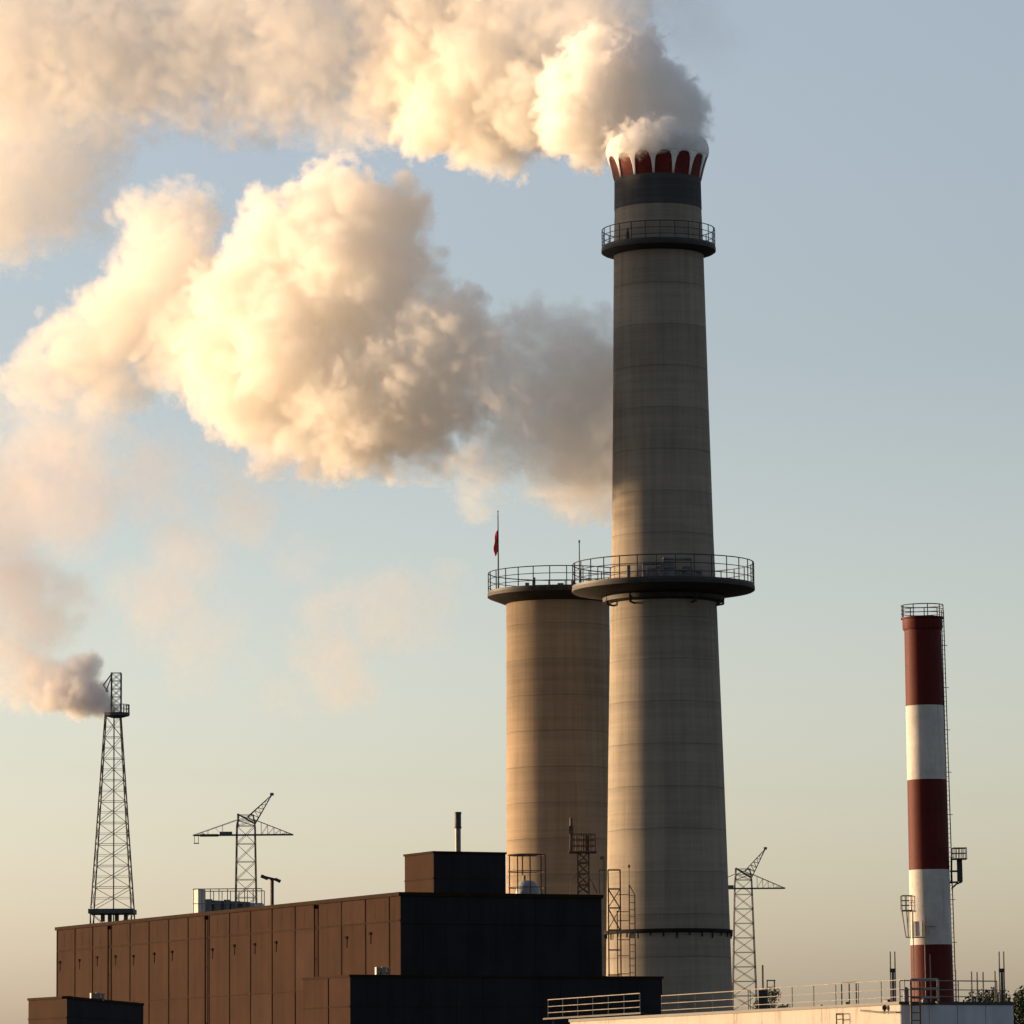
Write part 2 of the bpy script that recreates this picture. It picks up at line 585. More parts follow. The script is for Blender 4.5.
def ladder_tower():
    c = foot(P(620, 930, DL))
    t = thing('ladder_tower', 'thin steel ladder frame standing against the foot of the tall chimney', 'ladder', c)
    fr = MB()
    y0, y1 = c.y - 0.6, c.y + 0.5

    def pt(px, py, y):
        q = P(px, py, DL)
        return Vector((q.x, y, q.z))
    for y in (y0, y1):
        for px in (608, 620):
            q = pt(px, 870, y)
            fr.rod((q.x, y, 0), q, 0.055)
        for py in (870, 889, 908, 930, 950, 975):
            fr.rod(pt(608, py, y), pt(620, py, y), 0.045)
        for a, b in ((889, 908), (908, 930)):
            fr.rod(pt(608, a, y), pt(620, b, y), 0.04).rod(pt(620, a, y), pt(608, b, y), 0.04)
    fr.build('frame', 'rust_steel', t)
    ld = MB()
    y = y0
    for px, py in ((617, 911), (634.5, 895)):
        q = pt(px, py, y)
        ld.rod((q.x, y, 0), q, 0.05)
    ld.path([pt(629, 885, y), pt(634.5, 895, y)], 0.045)
    q = pt(629, 885, y)
    ld.rod((q.x, y, 0), q, 0.05)
    ld.rod(pt(629, 868, y), q, 0.03)
    ld.frame_box(pt(629, 868, y), ux, uy, 0.09, 0.09, pt(629, 868, y).z, pt(629, 868, y).z + 0.25)
    for k in range(12):
        py = 896 + k * 7
        ld.rod(pt(629, py, y), pt(634.5, py, y), 0.03)
    for py in (895, 912, 921, 940, 956, 974):
        ld.rod(pt(617, py, y), pt(629, py, y), 0.035)
    ld.build('ladder', 'dark_steel', t)


ladder_tower()

# ------------------------------------------------------------------ silo behind the chimney
D2 = 476.0
K2 = D2 / F
ctr2 = foot(P(559.3, 800, D2))


def z2(py):
    return P(558, py, D2).z


si = thing('storage_silo', 'broad cylindrical concrete silo with railed top platform behind the tall chimney', 'silo', ctr2)
MB().lathe([(54.6 * K2, 0), (53.6 * K2, z2(900)), (52.3 * K2, z2(700)), (51.8 * K2, z2(599))], ctr2, 128).build('body', 'silo_concrete', si)
walkway(si, ctr2, 50.2 * K2, 70.5 * K2, z2(594), 0.4, z2(573) - z2(594), 26, drop=0.6, r=0.05)
MB().lathe([(0.05, z2(593)), (50 * K2, z2(594)), (50 * K2, z2(598))], ctr2, 96).build('roof', 'roofing', si)
for px, w, h in ((527, 4, .5), (534, 2.5, 1.0), (560, 6, .45), (572, 3, .7)):
    p = Vector((P(px, 588, D2).x, ctr2.y - 5.5, z2(594)))
    bx = MB()
    bx.frame_box(p, ux, uy, w * K2 / 2, 0.3, p.z, p.z + h)
    bx.build('roof_box', 'machine', si)

fp0 = Vector((P(498.5, 590, D2).x, ctr2.y - 1.2, z2(594)))
fp = thing('flagpole', 'slim flagpole with a limp red flag at the silo rail', 'flagpole', fp0)
hgt = z2(513) - z2(594)
MB().rod(fp0, fp0 + Vector((0, 0, hgt)), 0.09, 6, 0.05).rod(fp0 + Vector((0, 0, hgt)), fp0 + Vector((0, 0, hgt + .12)), 0.08).build('pole', 'dark_steel', fp)
vs, fs = [], []
nu, nv = 9, 14
for j in range(nv):
    q = j / (nv - 1)
    w = 0.10 + 0.24 * math.sin(min(1, q * 1.25) * PI * 0.62) + .05 * math.sin(q * 11) - (0.06 * max(0, q - .8) / .2)
    for i in range(nu):
        s_ = i / (nu - 1)
        x = fp0.x - 0.05 - s_ * w
        y = fp0.y + 0.16 * math.sin(s_ * 9 + q * 2.0) * (0.3 + s_)
        z = z2(531) - (z2(531) - z2(558)) * (q * (0.78 + 0.22 * s_ * (1 - 0.3 * s_)) + 0.05 * s_)
        vs.append((x, y, z))
for j in range(nv - 1):
    for i in range(nu - 1):
        fs.append((j * nu + i, j * nu + i + 1, (j + 1) * nu + i + 1, (j + 1) * nu + i))
fl = MB().add(vs, fs).build('flag', 'flag_red', fp, True, 180)
fl.modifiers.new('thickness', 'SOLIDIFY').thickness = 0.02
a0 = Vector((P(580, 588, D2).x, ctr2.y + 2.5, z2(594)))
an = thing('antenna', 'thin bare mast on the silo top left of the tall chimney', 'antenna', a0)
ha = z2(540) - z2(594)
MB().rod(a0, a0 + Vector((0, 0, ha)), 0.07, 6, 0.05).build('mast', 'dark_steel', an)
MB().rod(a0 + Vector((0, 0, ha)), a0 + Vector((0, 0, ha + .25)), 0.1, 6).build('tip', 'machine', an)

# ------------------------------------------------------------------ main brown building
DB = 330.0
c0 = foot(P(400, 892, DB))
uL = Vector((-0.433, 0.9014, 0))      # along the sunlit long wall, away from the corner
uR = Vector((0.9014, 0.433, 0))       # along the shaded end wall
HB = P(400, 892, DB).z


def ray_hit(px, o, u):
    """distance t along o + t*u where the vertical plane through pixel column px is met (near mid building height)"""
    s_ = (P(px, 930, 1000).x) / 1000.0
    return (s_ * o.y - o.x) / (u.x - s_ * u.y)


LL = ray_hit(57, c0, uL)
LR = ray_hit(601.5, c0, uR)
mbld = thing('factory_building', 'long brown panelled factory hall with a dark shaded end wall and stepped roof block', 'building', c0)
pL, pR, pB = c0 + uL * LL, c0 + uR * LR, c0 + uL * LL + uR * LR
w = MB().prism([c0, pR, pB, pL], 0, HB - 0.25)
w.build('wall', 'clad', mbld, False)
nL, nR = -uR, -uL                      # outward normals of the long wall and the end wall


def wall_strip(mb, o, u, nrm, t0, t1, z0, z1_, out, inset=0.0):
    a, b = o + u * t0, o + u * t1
    c = (a + b) / 2 + nrm * (out / 2 - inset / 2)
    mb.frame_box(c, u, nrm, (t1 - t0) / 2, (out + inset) / 2, z0, z1_)


# end wall sheet: jointed panels with the wall's shade put into their colour
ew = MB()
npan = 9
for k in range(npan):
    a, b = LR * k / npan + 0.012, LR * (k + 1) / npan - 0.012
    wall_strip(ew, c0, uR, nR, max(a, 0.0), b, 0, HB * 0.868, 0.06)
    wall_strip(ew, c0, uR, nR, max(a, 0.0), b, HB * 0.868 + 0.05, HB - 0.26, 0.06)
ew.build('shaded_end_panels', 'clad_shade', mbld, False)
cp = MB()
wall_strip(cp, c0, uL, nL, -0.12, LL + 0.12, HB - 0.25, HB, 0.14, 0.5)
wall_strip(cp, c0, uR, nR, 0.503, LR + 0.12, HB - 0.25, HB - 0.002, 0.14, 0.5)
cp.build('coping', 'clad_trim', mbld, False)
# pilaster joints and panels on the sunlit wall, fitted to the bays seen in the photograph
joints_px = [57.4, 75, 92.6, 111.4, 130, 149, 168.7, 188, 209, 229.5, 250.5, 272, 295, 318, 341.5, 365.5, 389.4]
ts = [ray_hit(p, c0, uL) for p in joints_px]
ribs = MB()
zs = HB * 0.884
for t_ in ts:
    wall_strip(ribs, c0, uL, nL, t_ - 0.07, t_ + 0.07, 0, HB - 0.27, 0.05)
edges = [LL] + ts[1:] + [0.0]
wall_strip(ribs, c0, uL, nL, 0.0, LL, zs - 0.06, zs + 0.06, 0.04)
ribs.build('rib', 'clad_trim', mbld, False)
for a, b in zip(edges, edges[1:]):
    lo_, hi_ = b + 0.25, a - 0.25
    if hi_ - lo_ < 1.5:
        continue
    mid = (lo_ + hi_) / 2
    for q in (-1, 1):
        cx = mid + q * (hi_ - lo_) * 0.24
        lou = MB()
        wall_strip(lou, c0, uL, nL, cx - 0.55, cx + 0.55, zs + .28, zs + 1.32, 0.004)
        for j in range(6):
            zz = zs + 0.32 + j * 0.17
            wall_strip(lou, c0, uL, nL, cx - 0.5, cx + 0.5, zz, zz + 0.09, 0.014)
        lou.build('louvre', 'clad', mbld, False)
rl_ = random.Random(8)
for a, b in zip(edges, edges[1:]):
    if a - b < 2:
        continue
    if rl_.random() < .15:
        continue
    cx = b + (a - b) * rl_.uniform(.72, .82)
    zl_ = zs + rl_.uniform(-.12, .12)
    lm = MB()
    wall_strip(lm, c0, uL, nL, cx - 0.06, cx + 0.06, zl_ - 1.45, zl_ - 0.75, 0.03)
    wall_strip(lm, c0, uL, nL, cx - 0.14, cx + 0.16, zl_ - .85, zl_ - 0.68, 0.10)
    lm.build('wall_lamp', 'lamp_black', mbld, False)
# rainwater pipes and a few replaced panels of a slightly different brown
for t_ in (ts[3] + .35, ts[8] + .4, ts[13] + .3):
    m_ = MB()
    p = c0 + uL * t_ + nL * .13
    m_.rod(p, p + Vector((0, 0, HB - .3)), .06, 8)
    m_.frame_box(p, uL, nL, .16, .12, HB - .55, HB - .3)
    for q in (.25, .5, .75):
        m_.frame_box(p - nL * .05, uL, nL, .1, .06, HB * q, HB * q + .06)
    m_.build('downpipe', 'clad_trim', mbld)
for k, (i0, za, zb_) in enumerate(((2, .45, .62), (6, .884, .985), (10, .3, .62), (12, .62, .87), (14, .884, .985))):
    m_ = MB()
    wall_strip(m_, c0, uL, nL, edges[i0 + 1] + .12, edges[i0] - .12, HB * za + .06, HB * zb_ - .08, .012)
    m_.build('patch_panel', 'clad_patch', mbld, False)
# low steel cable tray line at mid wall
tr = MB()
wall_strip(tr, c0, uL, nL, 0.2, LL, HB * 0.62, HB * 0.62 + 0.06, 0.07)
tr.build('seam', 'clad', mbld, False)

# stepped roof block
DP = 336.5
pc = foot(P(433.5, 851, DP))
zP, zP0 = P(433.5, 851, DP).z, HB - 0.4
LPl, LPr = ray_hit(405, pc, uL), ray_hit(506, pc, uR)
pb = MB().prism([pc, pc + uR * LPr, pc + uR * LPr + uL * LPl, pc + uL * LPl], zP0, zP - 0.14).build('roof_block', 'clad', mbld, False)
def shaded_end_sheet(parent, o, u, nrm, length, z0, z1_, npan, zsplit, corner=0.0):  # shade-toned panels laid over a block's shaded end
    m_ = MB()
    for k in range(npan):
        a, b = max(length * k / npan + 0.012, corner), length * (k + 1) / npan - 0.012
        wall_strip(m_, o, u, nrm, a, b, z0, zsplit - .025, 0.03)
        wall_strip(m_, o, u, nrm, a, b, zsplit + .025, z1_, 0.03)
    return m_.build('shaded_end_panels', 'clad_shade', parent, False)


shaded_end_sheet(pb, pc, uR, nR, LPr, HB - .2, zP - .16, 4, zP - (zP - HB) * .62 + .04)
x = MB()
wall_strip(x, pc, uL, nL, -0.06, LPl + 0.06, zP - 0.14, zP, 0.08, 0.4)
wall_strip(x, pc, uR, nR, 0.403, LPr + 0.06, zP - 0.14, zP - 0.002, 0.08, 0.4)
zm = zP - (zP - HB) * 0.62
wall_strip(x, pc, uL, nL, 0.0, LPl, zm, zm + 0.09, 0.04)
x.build('coping', 'clad_trim', pb, False)
MB().prism([c0 + uR * .5 + uL * .5, pR - uR * .2 + uL * .5, pB - uR * .2 - uL * .3, pL + uR * .5 - uL * .3], HB - 0.27, HB - 0.22).build('roof', 'roofing', mbld, False)

# flue pipe on the roof block
fc = P(458, 851, DP + 2.5)
fc.z = zP - 0.16
zft = P(458, 812, DP + 2.5).z
fl_ = thing('flue_pipe', 'dark upright flue pipe on the stepped roof block', 'pipe', fc)
Kf = (DP + 2.5) / F
zf1 = P(458, 827, DP + 2.5).z
MB().lathe([(2.9 * Kf, fc.z), (2.9 * Kf, zf1 + .1)], fc, 24).build('pipe', 'grey_steel', fl_)
MB().lathe([(2.9 * Kf, zf1 - .1), (3.7 * Kf, zf1 - .1), (3.7 * Kf, zf1), (3.3 * Kf, zf1 + .05), (3.3 * Kf, zft - .15), (3.6 * Kf, zft - .15), (3.6 * Kf, zft), (2.6 * Kf, zft), (2.6 * Kf, zf1)], fc, 24).build('cowl', 'dark_steel', fl_)

# low annex wrapped round the corner
DA = 326.0
ac = foot(P(350, 974.5, DA))
zA = P(350, 974.5, DA).z
LAl, LAr = ray_hit(303, ac, uL), ray_hit(661.5, ac, uR)
anx = thing('low_annex', 'low flat roofed annex wrapped round the corner of the factory hall', 'building', ac)
# the annex is an L: a strip along the long wall and a strip along the end wall
q1 = ac + uL * LAl
inner = (c0 - ac)
di = inner.dot(uR)
dj = inner.dot(uL)
MB().prism([ac, ac + uR * LAr, ac + uR * LAr + uL * (dj - 0.07), ac + uR * (di - 0.15) + uL * (dj - 0.07), ac + uR * (di - 0.15) + uL * LAl, q1], 0, zA - 0.16).build('wall', 'clad', anx, False)
x = MB()
wall_strip(x, ac, uL, nL, -0.08, LAl + 0.08, zA - 0.16, zA, 0.08, 0.4)
wall_strip(x, ac, uR, nR, 0.403, LAr + 0.08, zA - 0.16, zA - 0.002, 0.08, 0.4)
x.build('coping', 'clad_trim', anx, False)
x = MB()
wall_strip(x, ac, uL, nL, 0.0, LAl, zA * .80, zA * .80 + .1, 0.04)
wall_strip(x, ac, uL, nL, LAl * .45, LAl * .45 + .12, 0, zA - .17, 0.05)
x.build('seam', 'clad_trim', anx, False)
shaded_end_sheet(anx, ac, uR, nR, LAr, 0, zA - .18, 12, zA * .8)


def roof_vent(px, py, D, zbase, label, s=1.0):
    c = P(px, py, D)
    c.z = zbase
    t = thing('roof_vent', label, 'vent', c, 'roof vents')
    b = MB()
    for q in (-0.42, -0.05):
        b.frame_box(c + Vector((q * s, 0, 0)), uL, -uR, 0.13 * s, 0.14 * s, zbase, zbase + 0.55 * s)
    b.build('box', 'grey_steel', t, False)
    MB().rod(c + Vector((0.30 * s, 0, 0)), c + Vector((0.30 * s, 0, 0.4 * s)), 0.09 * s, 8).rod(c + Vector((0.30 * s, 0, 0.4 * s)), c + Vector((0.30 * s, 0, 0.5 * s)), 0.15 * s, 8).build('cap', 'grey_steel', t)
    MB().rod(c + Vector((-0.55 * s, 0, 0.15 * s)), c + Vector((0.4 * s, 0, 0.15 * s)), 0.06 * s).build('pipe', 'rust_steel', t)


roof_vent(384, 973, DA + 1.2, zA - 0.05, 'small pair of metal vents on the low annex roof against the brown wall', 1.0)

# far left low block
DQ = 285.0
qa = foot(P(67, 996, DQ))
qz = P(67, 996, DQ).z
qb = foot(P(28.5, 998, DQ * 1.017))
qc = foot(P(143, 1004, DQ * 1.07))
qz2 = P(143, 1004, DQ * 1.07).z
lowb = thing('low_block', 'low flat roofed block in front of the left end of the factory hall', 'building', qa)
qd = qb + (qc - qa)
MB().prism([qa, qc, qd, qb], 0, qz - 0.14).build('wall', 'clad', lowb, False)


def coping_line(mb, a, b, z, out, th_, inset):
    u = (b - a).normalized()
    nrm = Vector((u.y, -u.x, 0))
    mb.frame_box((a + b) / 2 + nrm * ((out - inset) / 2), u, nrm, (b - a).length / 2, (out + inset) / 2, z - th_, z)


x = MB()
coping_line(x, qb, qa, qz, 0.08, 0.14, 0.3)
coping_line(x, qa, qc, qz - .002, 0.08, 0.14, 0.3)
x.build('coping', 'clad_trim', lowb, False)
uq = (qc - qa).normalized()
shaded_end_sheet(lowb, qa, uq, Vector((uq.y, -uq.x, 0)), (qc - qa).length, 0, qz - .16, 8, qz * .86)
x = MB()
coping_line(x, qb, qa, qz * .86, 0.04, 0.1, 0.0)
x.build('seam', 'clad_trim', lowb, False)
roof_vent(98.5, 996, DQ * 1.03, qz - 0.1, 'small cluster of metal vents on the low block roof at far left', 0.85)

# ------------------------------------------------------------------ things on the factory roof
# dome inside a round cage
DD = 345.0
dc = P(527, 893, DD)
zr = HB - 0.22
dc.z = zr
KD = DD / F
cg = thing('roof_cage', 'round open steel cage on the factory roof beside the roof block', 'cage', dc)
x = round_railing(MB(), dc, 18.5 * KD, zr, P(527, 855, DD).z - zr, 9, (1.0, 0.66, 0.33), 0.045)
ztop = P(527, 855, DD).z
x.path([dc + Vector((-18 * KD, 0, ztop - zr)), dc + Vector((18 * KD, 0, ztop - zr))], 0.04)
x.path([dc + Vector((0, -18 * KD, ztop - zr)), dc + Vector((0, 18 * KD, ztop - zr))], 0.04)
x.build('frame', 'rust_steel', cg)
x = MB()
x.rod(dc + Vector((-.3, 0, .8)), dc + Vector((-.3, 0, ztop - zr)), 0.05)
x.build('mast', 'rust_steel', cg)
dm = thing('dome_tank', 'grey blue domed vessel inside the round roof cage', 'tank', dc + Vector((0.05, 0, 0)))
pr = [(12.5 * KD, zr), (12.8 * KD, zr + .25)]
zd = P(527, 880.5, DD).z
for k in range(9):
    t = k / 8 * PI / 2
    pr.append((12.8 * KD * max(math.cos(t), 0) ** .55 + 0.01, zr + .3 + (zd - zr - .3) * math.sin(t)))
MB().lathe(pr, dc + Vector((0.05, 0, 0)), 40).build('dome', 'dome', dm)
MB().rod(dc + Vector((-.2, 0, zd - zr - .05)), dc + Vector((-.2, 0, zd - zr + .35)), .12, 8).build('cap', 'grey_steel', dm)

# access tower with caged top on the roof edge in front of the silo
DT = 341.0
KT = DT / F
tc = P(583.5, 893, DT)
tc.z = 0
pT = Vector((tc.x, tc.y, HB - .22))
at = thing('access_tower', 'rusty steel access tower with caged top in front of the silo', 'tower', pT)


def tp(px, py, dy=0.0):
    q = P(px, py, DT)
    return Vector((q.x, tc.y + dy, q.z))


x = MB()
for dy in (-.5, .5):
    for px in (577.5, 588.5):
        q = tp(px, 852, dy)
        x.rod((q.x, q.y, pT.z), q, 0.06)
    ys = [852, 863, 874, 885, 893]
    for a, b in zip(ys, ys[1:]):
        x.rod(tp(577.5, a, dy), tp(588.5, b, dy), .04).rod(tp(588.5, a, dy), tp(577.5, b, dy), .04).rod(tp(577.5, a, dy), tp(588.5, a, dy), .04)
for py in (863, 885):
    for px in (577.5, 588.5):
        x.rod(tp(px, py, -.5), tp(px, py, .5), .035)
x.path([tp(571, 893), tp(571.5, 880), tp(577, 873)], .035)
x.path([tp(588, 876), tp(593, 884), tp(597, 893)], .035)
x.build('frame', 'rust_steel', at)
x = MB()
x.frame_box(tp(582.5, 853), ux, uy, 14 * KT, .8, tp(582, 853).z, tp(582, 851.5).z)
x.build('platform', 'rust_steel', at)
x = MB()
for dy in (-.75, .75):
    for px in (570, 576, 581, 585, 590, 595):
        x.rod(tp(px, 852, dy), tp(px, 834.5, dy), .04)
    for py in (834.5, 840, 846):
        x.rod(tp(570, py, dy), tp(595, py, dy), .035)
for px in (570, 595):
    for py in (834.5, 840, 846):
        x.rod(tp(px, py, -.75), tp(px, py, .75), .035)
x.build('railing', 'rust_steel', at)
x = MB()
x.rod(tp(571, 851), tp(571, 818), .1, 6)
x.frame_box(tp(571, 834), ux, uy, .16, .16, tp(571, 834).z, tp(571, 826).z)
x.build('mast', 'rust_steel', at)
x = MB()
x.frame_box(tp(587, 852), ux, uy, .28, .3, tp(587, 851.5).z, tp(587, 836).z)
x.build('cabinet', 'rust_steel', at)
# little hooked pipes beside the access tower
x = thing('bent_pipe', 'thin hooked vent pipe between the access tower and the tall chimney', 'pipe', Vector((tp(602, 893).x, tc.y, HB - .22)))
m_ = MB()
m_.path([Vector((tp(604, 893).x, tc.y, HB - .22)), tp(604, 857), tp(601.5, 857)], .035)
m_.path([Vector((tp(599.5, 893).x, tc.y, HB - .22)), tp(599.5, 870), tp(606, 870)], .035)
m_.build('pipe', 'rust_steel', x)
m_ = MB()
m_.frame_box(tp(601.5, 858), ux, uy, .09, .09, tp(601.5, 858).z - .1, tp(601.5, 858).z + .1)
m_.build('outlet', 'rust_steel', x)

# railed plant unit far back on the roof
DU = 383.0
KU = DU / F


def up_(px, py, dy=0.0):
    q = P(px, py, DU)
    return Vector((q.x, DU + dy, q.z))


zU = HB - .22
pu = thing('roof_plant', 'pale railed plant unit on the far end of the factory roof', 'machinery', Vector((up_(228, 905).x, DU, zU)))
for dy in (-2.0, 2.0):
    x = MB()
    straight_railing(x, Vector((up_(195, 905).x, DU + dy, zU)), Vector((up_(263, 905).x, DU + dy, zU)), up_(228, 890).z - zU, 9, (1., .6, .3), .035)
    x.build('railing', 'grey_steel', pu)
x = MB()
x.frame_box((up_(200, 905).x, DU - 1.2, 0), uL, -uR, .55, .3, zU, up_(199, 890.5).z)
x.frame_box((up_(229, 905).x, DU + .2, 0), ux, uy, 34 * KU, 1.2, zU, up_(199, 904).z)
x.build('housing', 'white_paint', pu, False)
x = MB()
for px, wd, py in ((210, 6, 900), (219, 7, 901.5), (228, 6, 900.5), (236, 7, 902), (247, 8, 903)):
    x.frame_box((up_(px, 905).x, DU - 1.1, 0), ux, uy, wd * KU / 2, .5, zU, up_(px, py).z)
x.rod(up_(206, 902, -1.2), up_(250, 904, -1.2), .12, 8)
x.build('fan_unit', 'machine', pu, False)

# T-shaped floodlight post
DPst = 372.0
q0 = P(272, 905, DPst)
q0.z = HB - .22
ps = thing('floodlight_post', 'dark T shaped floodlight post on the roof of the factory hall', 'lamp post', q0)
zt_ = P(272, 879, DPst).z
K_ = DPst / F
MB().rod(q0, (q0.x, q0.y, zt_), 2.0 * K_, 8).build('post', 'dark_steel', ps)
m_ = MB()
m_.rod(Vector((q0.x - 11 * K_, q0.y, zt_ + .22)), Vector((q0.x + 8.5 * K_, q0.y, zt_ - .14)), .09, 6)
m_.rod(Vector((q0.x - 11 * K_, q0.y, zt_ + .24)), Vector((q0.x - 4 * K_, q0.y, zt_ + .02)), .13, 6)
m_.rod(Vector((q0.x + 3 * K_, q0.y, zt_ + .0)), Vector((q0.x + 8.5 * K_, q0.y, zt_ - .2)), .12, 6)
m_.build('lamp_bar', 'dark_steel', ps)


# ------------------------------------------------------------------ lattice towers
def lattice(mb, c, z0, z1_, h0, h1, bays, rl=0.09, rb=0.05, sub=1, rot=0.0):
    rl, rb = rl * .62, rb * .52
    """four-legged lattice: legs, ring beams, X bracing on every face"""
    def corner(k, z):
        f_ = (z - z0) / (z1_ - z0)
        h = h0 + (h1 - h0) * f_
        t = rot + PI / 4 + k * PI / 2
        return Vector((c[0] + h * 1.414 * math.cos(t), c[1] + h * 1.414 * math.sin(t), z))
    zs_ = [z0 + (z1_ - z0) * i / bays for i in range(bays + 1)]
    for k in range(4):
        mb.rod(corner(k, z0), corner(k, z1_), rl)
        for a, b in zip(zs_, zs_[1:]):
            p, q = corner(k, a), corner(k + 1, a)
            p2, q2 = corner(k, b), corner(k + 1, b)
            mb.rod(p, q2, rb).rod(q, p2, rb).rod(p2, q2, rb)
            if sub:
                m_ = (p + q + p2 + q2) / 4
                mb.rod((p + p2) / 2, m_, rb * .7).rod((q + q2) / 2, m_, rb * .7)
    return mb


DF = 430.0
KF = DF / F
fcx = foot(P(112.5, 912, DF))


def zf(py):
    return P(113, py, DF).z


ft = thing('flare_tower', 'tall dark lattice flare tower at far left trailing grey smoke', 'tower', fcx)
mm = MB()
lattice(mm, fcx, zf(909), zf(716), 20 * KF, 7.5 * KF, 9, .10, .045)
# extra lattice legs down to the ground
lattice(mm, fcx, 0, zf(914), 26 * KF, 20.3 * KF, 6, .10, .05)
mm.build('mast', 'lattice_steel', ft)
m_ = MB()
m_.frame_box(fcx, ux, uy, 22.5 * KF, 22.5 * KF, zf(914), zf(909.5))
for px in (-9, -2, 5, 14):
    m_.frame_box(fcx + Vector((px * KF, -8 * KF, 0)), ux, uy, 2.0 * KF, 1.5 * KF, zf(922), zf(914) - .01)
m_.build('base_deck', 'lattice_steel', ft, False)
m_ = MB()
m_.lathe([(5 * KF, zf(718)), (12.5 * KF, zf(716)), (13 * KF, zf(713)), (5 * KF, zf(713))], fcx + Vector((4 * KF, 0, 0)), 24)
pf_ = m_.build('platform', 'lattice_steel', ft)
m_ = MB()
round_railing(m_, fcx + Vector((4 * KF, 0, 0)), 12.3 * KF, zf(713), zf(705) - zf(713), 9, (1., .5), .035, R(-70), R(60))
m_.build('railing', 'lattice_steel', pf_)
m_ = MB()
hc = fcx + Vector((3.2 * KF, 0, 0))
lattice(m_, hc, zf(713), zf(673), 4.8 * KF, 4.8 * KF, 5, .08, .045, 0)
m_.rod(hc + Vector((-4 * KF, 0, zf(673))), hc + Vector((-13 * KF, 0, zf(685))), .06)
m_.rod(hc + Vector((-13 * KF, 0, zf(685))), hc + Vector((-8 * KF, 0, zf(692))), .05)
m_.rod(hc + Vector((-4 * KF, -.3, zf(675))), hc + Vector((-10 * KF, -.3, zf(692))), .05)
m_.build('head_frame', 'lattice_steel', ft)
m_ = MB()
m_.rod(fcx + Vector((1 * KF, 0, 0)), fcx + Vector((1 * KF, 0, zf(708))), .06, 8)
m_.build('flare_pipe', 'lattice_steel', ft)


def crane_tower(D, mx, ybase, ytop, half0, half1, xl, xr, yarm, tipx, tipy, label):
    K = D / F
    c = foot(P(mx, ybase, D))

    def z(py):
        return P(mx, py, D).z

    def X(px):
        return c.x + (px - mx) * K
    t = thing('crane_tower', label, 'crane', c, 'lattice crane towers')
    m = MB()
    lattice(m, c, 0, z(ytop), half0 * K * 1.35, half1 * K, 17, .085, .045, 0)
    # stepped cap frame
    lattice(m, c, z(ytop), z(ytop - 11), half1 * K, half1 * K * .8, 2, .07, .04, 0)
    m.build('mast', 'lattice_steel', t)
    a = MB()
    yy = (-.45, .45)
    for dy in yy:
        L_, R_ = Vector((X(xl), c.y + dy, z(yarm))), Vector((X(xr), c.y + dy, z(yarm)))
        a.rod(L_, R_, .06)
        for side, tip in ((-1, L_), (1, R_)):
            s0 = Vector((c.x + side * half1 * K, c.y + dy, z(ytop - 6)))
            a.rod(s0, tip, .024)
            for k in (range(1, 6) if side > 0 else (2, 4)):
                p = s0.lerp(tip, k / 6)
                b = Vector((p.x, p.y, z(yarm)))
                q = s0.lerp(tip, (k + 1) / 6)
                a.rod(p, b, .014).rod(b, q, .014)
    for k in range(9):
        xx = X(xl) + (X(xr) - X(xl)) * k / 8
        a.rod((xx, c.y - .45, z(yarm)), (xx, c.y + .45, z(yarm)), .04)
    a.frame_box((X(xl + (mx - xl) * .62), c.y, 0), ux, uy, 6 * K, .5, z(yarm + .5), z(yarm - 3.2))
    a.frame_box((X(xl + (mx - xl) * .3), c.y, 0), ux, uy, 9 * K, .4, z(yarm + 1.2), z(yarm - 1))
    a.build('arm', 'lattice_steel', t)
    j = MB()
    tip = Vector((X(tipx), c.y, z(tipy)))
    for dy in yy:
        b0 = Vector((X(mx + half1 * .2), c.y + dy, z(ytop - 9)))
        b1 = Vector((X(mx + half1 * 1.0), c.y + dy, z(ytop - 2)))
        j.rod(b0, tip, .04).rod(b1, tip, .04)
        for k in range(7):
            p, q = b0.lerp(tip, k / 7), b1.lerp(tip, (k + .5) / 7)
            j.rod(p, q, .02).rod(q, b0.lerp(tip, (k + 1) / 7), .02)
        top = Vector((X(mx - half1 * .9), c.y + dy, z(ytop - 12)))
        j.rod(top, b1, .06).rod(top, Vector((top.x, top.y, z(ytop))), .06)
    j.frame_box(tip, ux, uy, .15, .3, tip.z - .06, tip.z + .16)
    j.build('jib', 'lattice_steel', t)
    h = MB()
    hx = X(xl + 1)
    h.rod((hx, c.y, z(yarm)), (hx, c.y, z(yarm + 8)), .025).rod((hx + .35, c.y, z(yarm)), (hx + .35, c.y, z(yarm + 8)), .025)
    h.rod((hx - .05, c.y, z(yarm + 8)), (hx + .4, c.y, z(yarm + 8)), .05)
    h.build('hook', 'lattice_steel', t)
    return t


crane_tower(440.0, 246, 908, 826, 10.5, 9.0, 193.5, 293, 835, 272, 795, 'dark lattice crane tower behind the brown factory roof')
crane_tower(485.0, 744.5, 985, 880, 11.5, 8.3, 703, 786, 888.5, 767, 849, 'dark lattice crane tower right of the tall chimney foot')

# ------------------------------------------------------------------ red and white chimney
DS = 250.0
KS = DS / F
ts_, bs_ = P(922.3, 615, DS), P(932.5, 990, DS)
LEANS = math.atan2(bs_.x - ts_.x, ts_.z - bs_.z)
bS = Vector((bs_.x + math.tan(LEANS) * bs_.z, DS, 0))


def zS(py):
    return P(927, py, DS).z


rs = thing('striped_chimney', 'slender red and white banded chimney with caged top and side ladder', 'chimney', bS)


def rS(py):
    return (18.4 + (py - 620) / 360 * 2.6) * KS


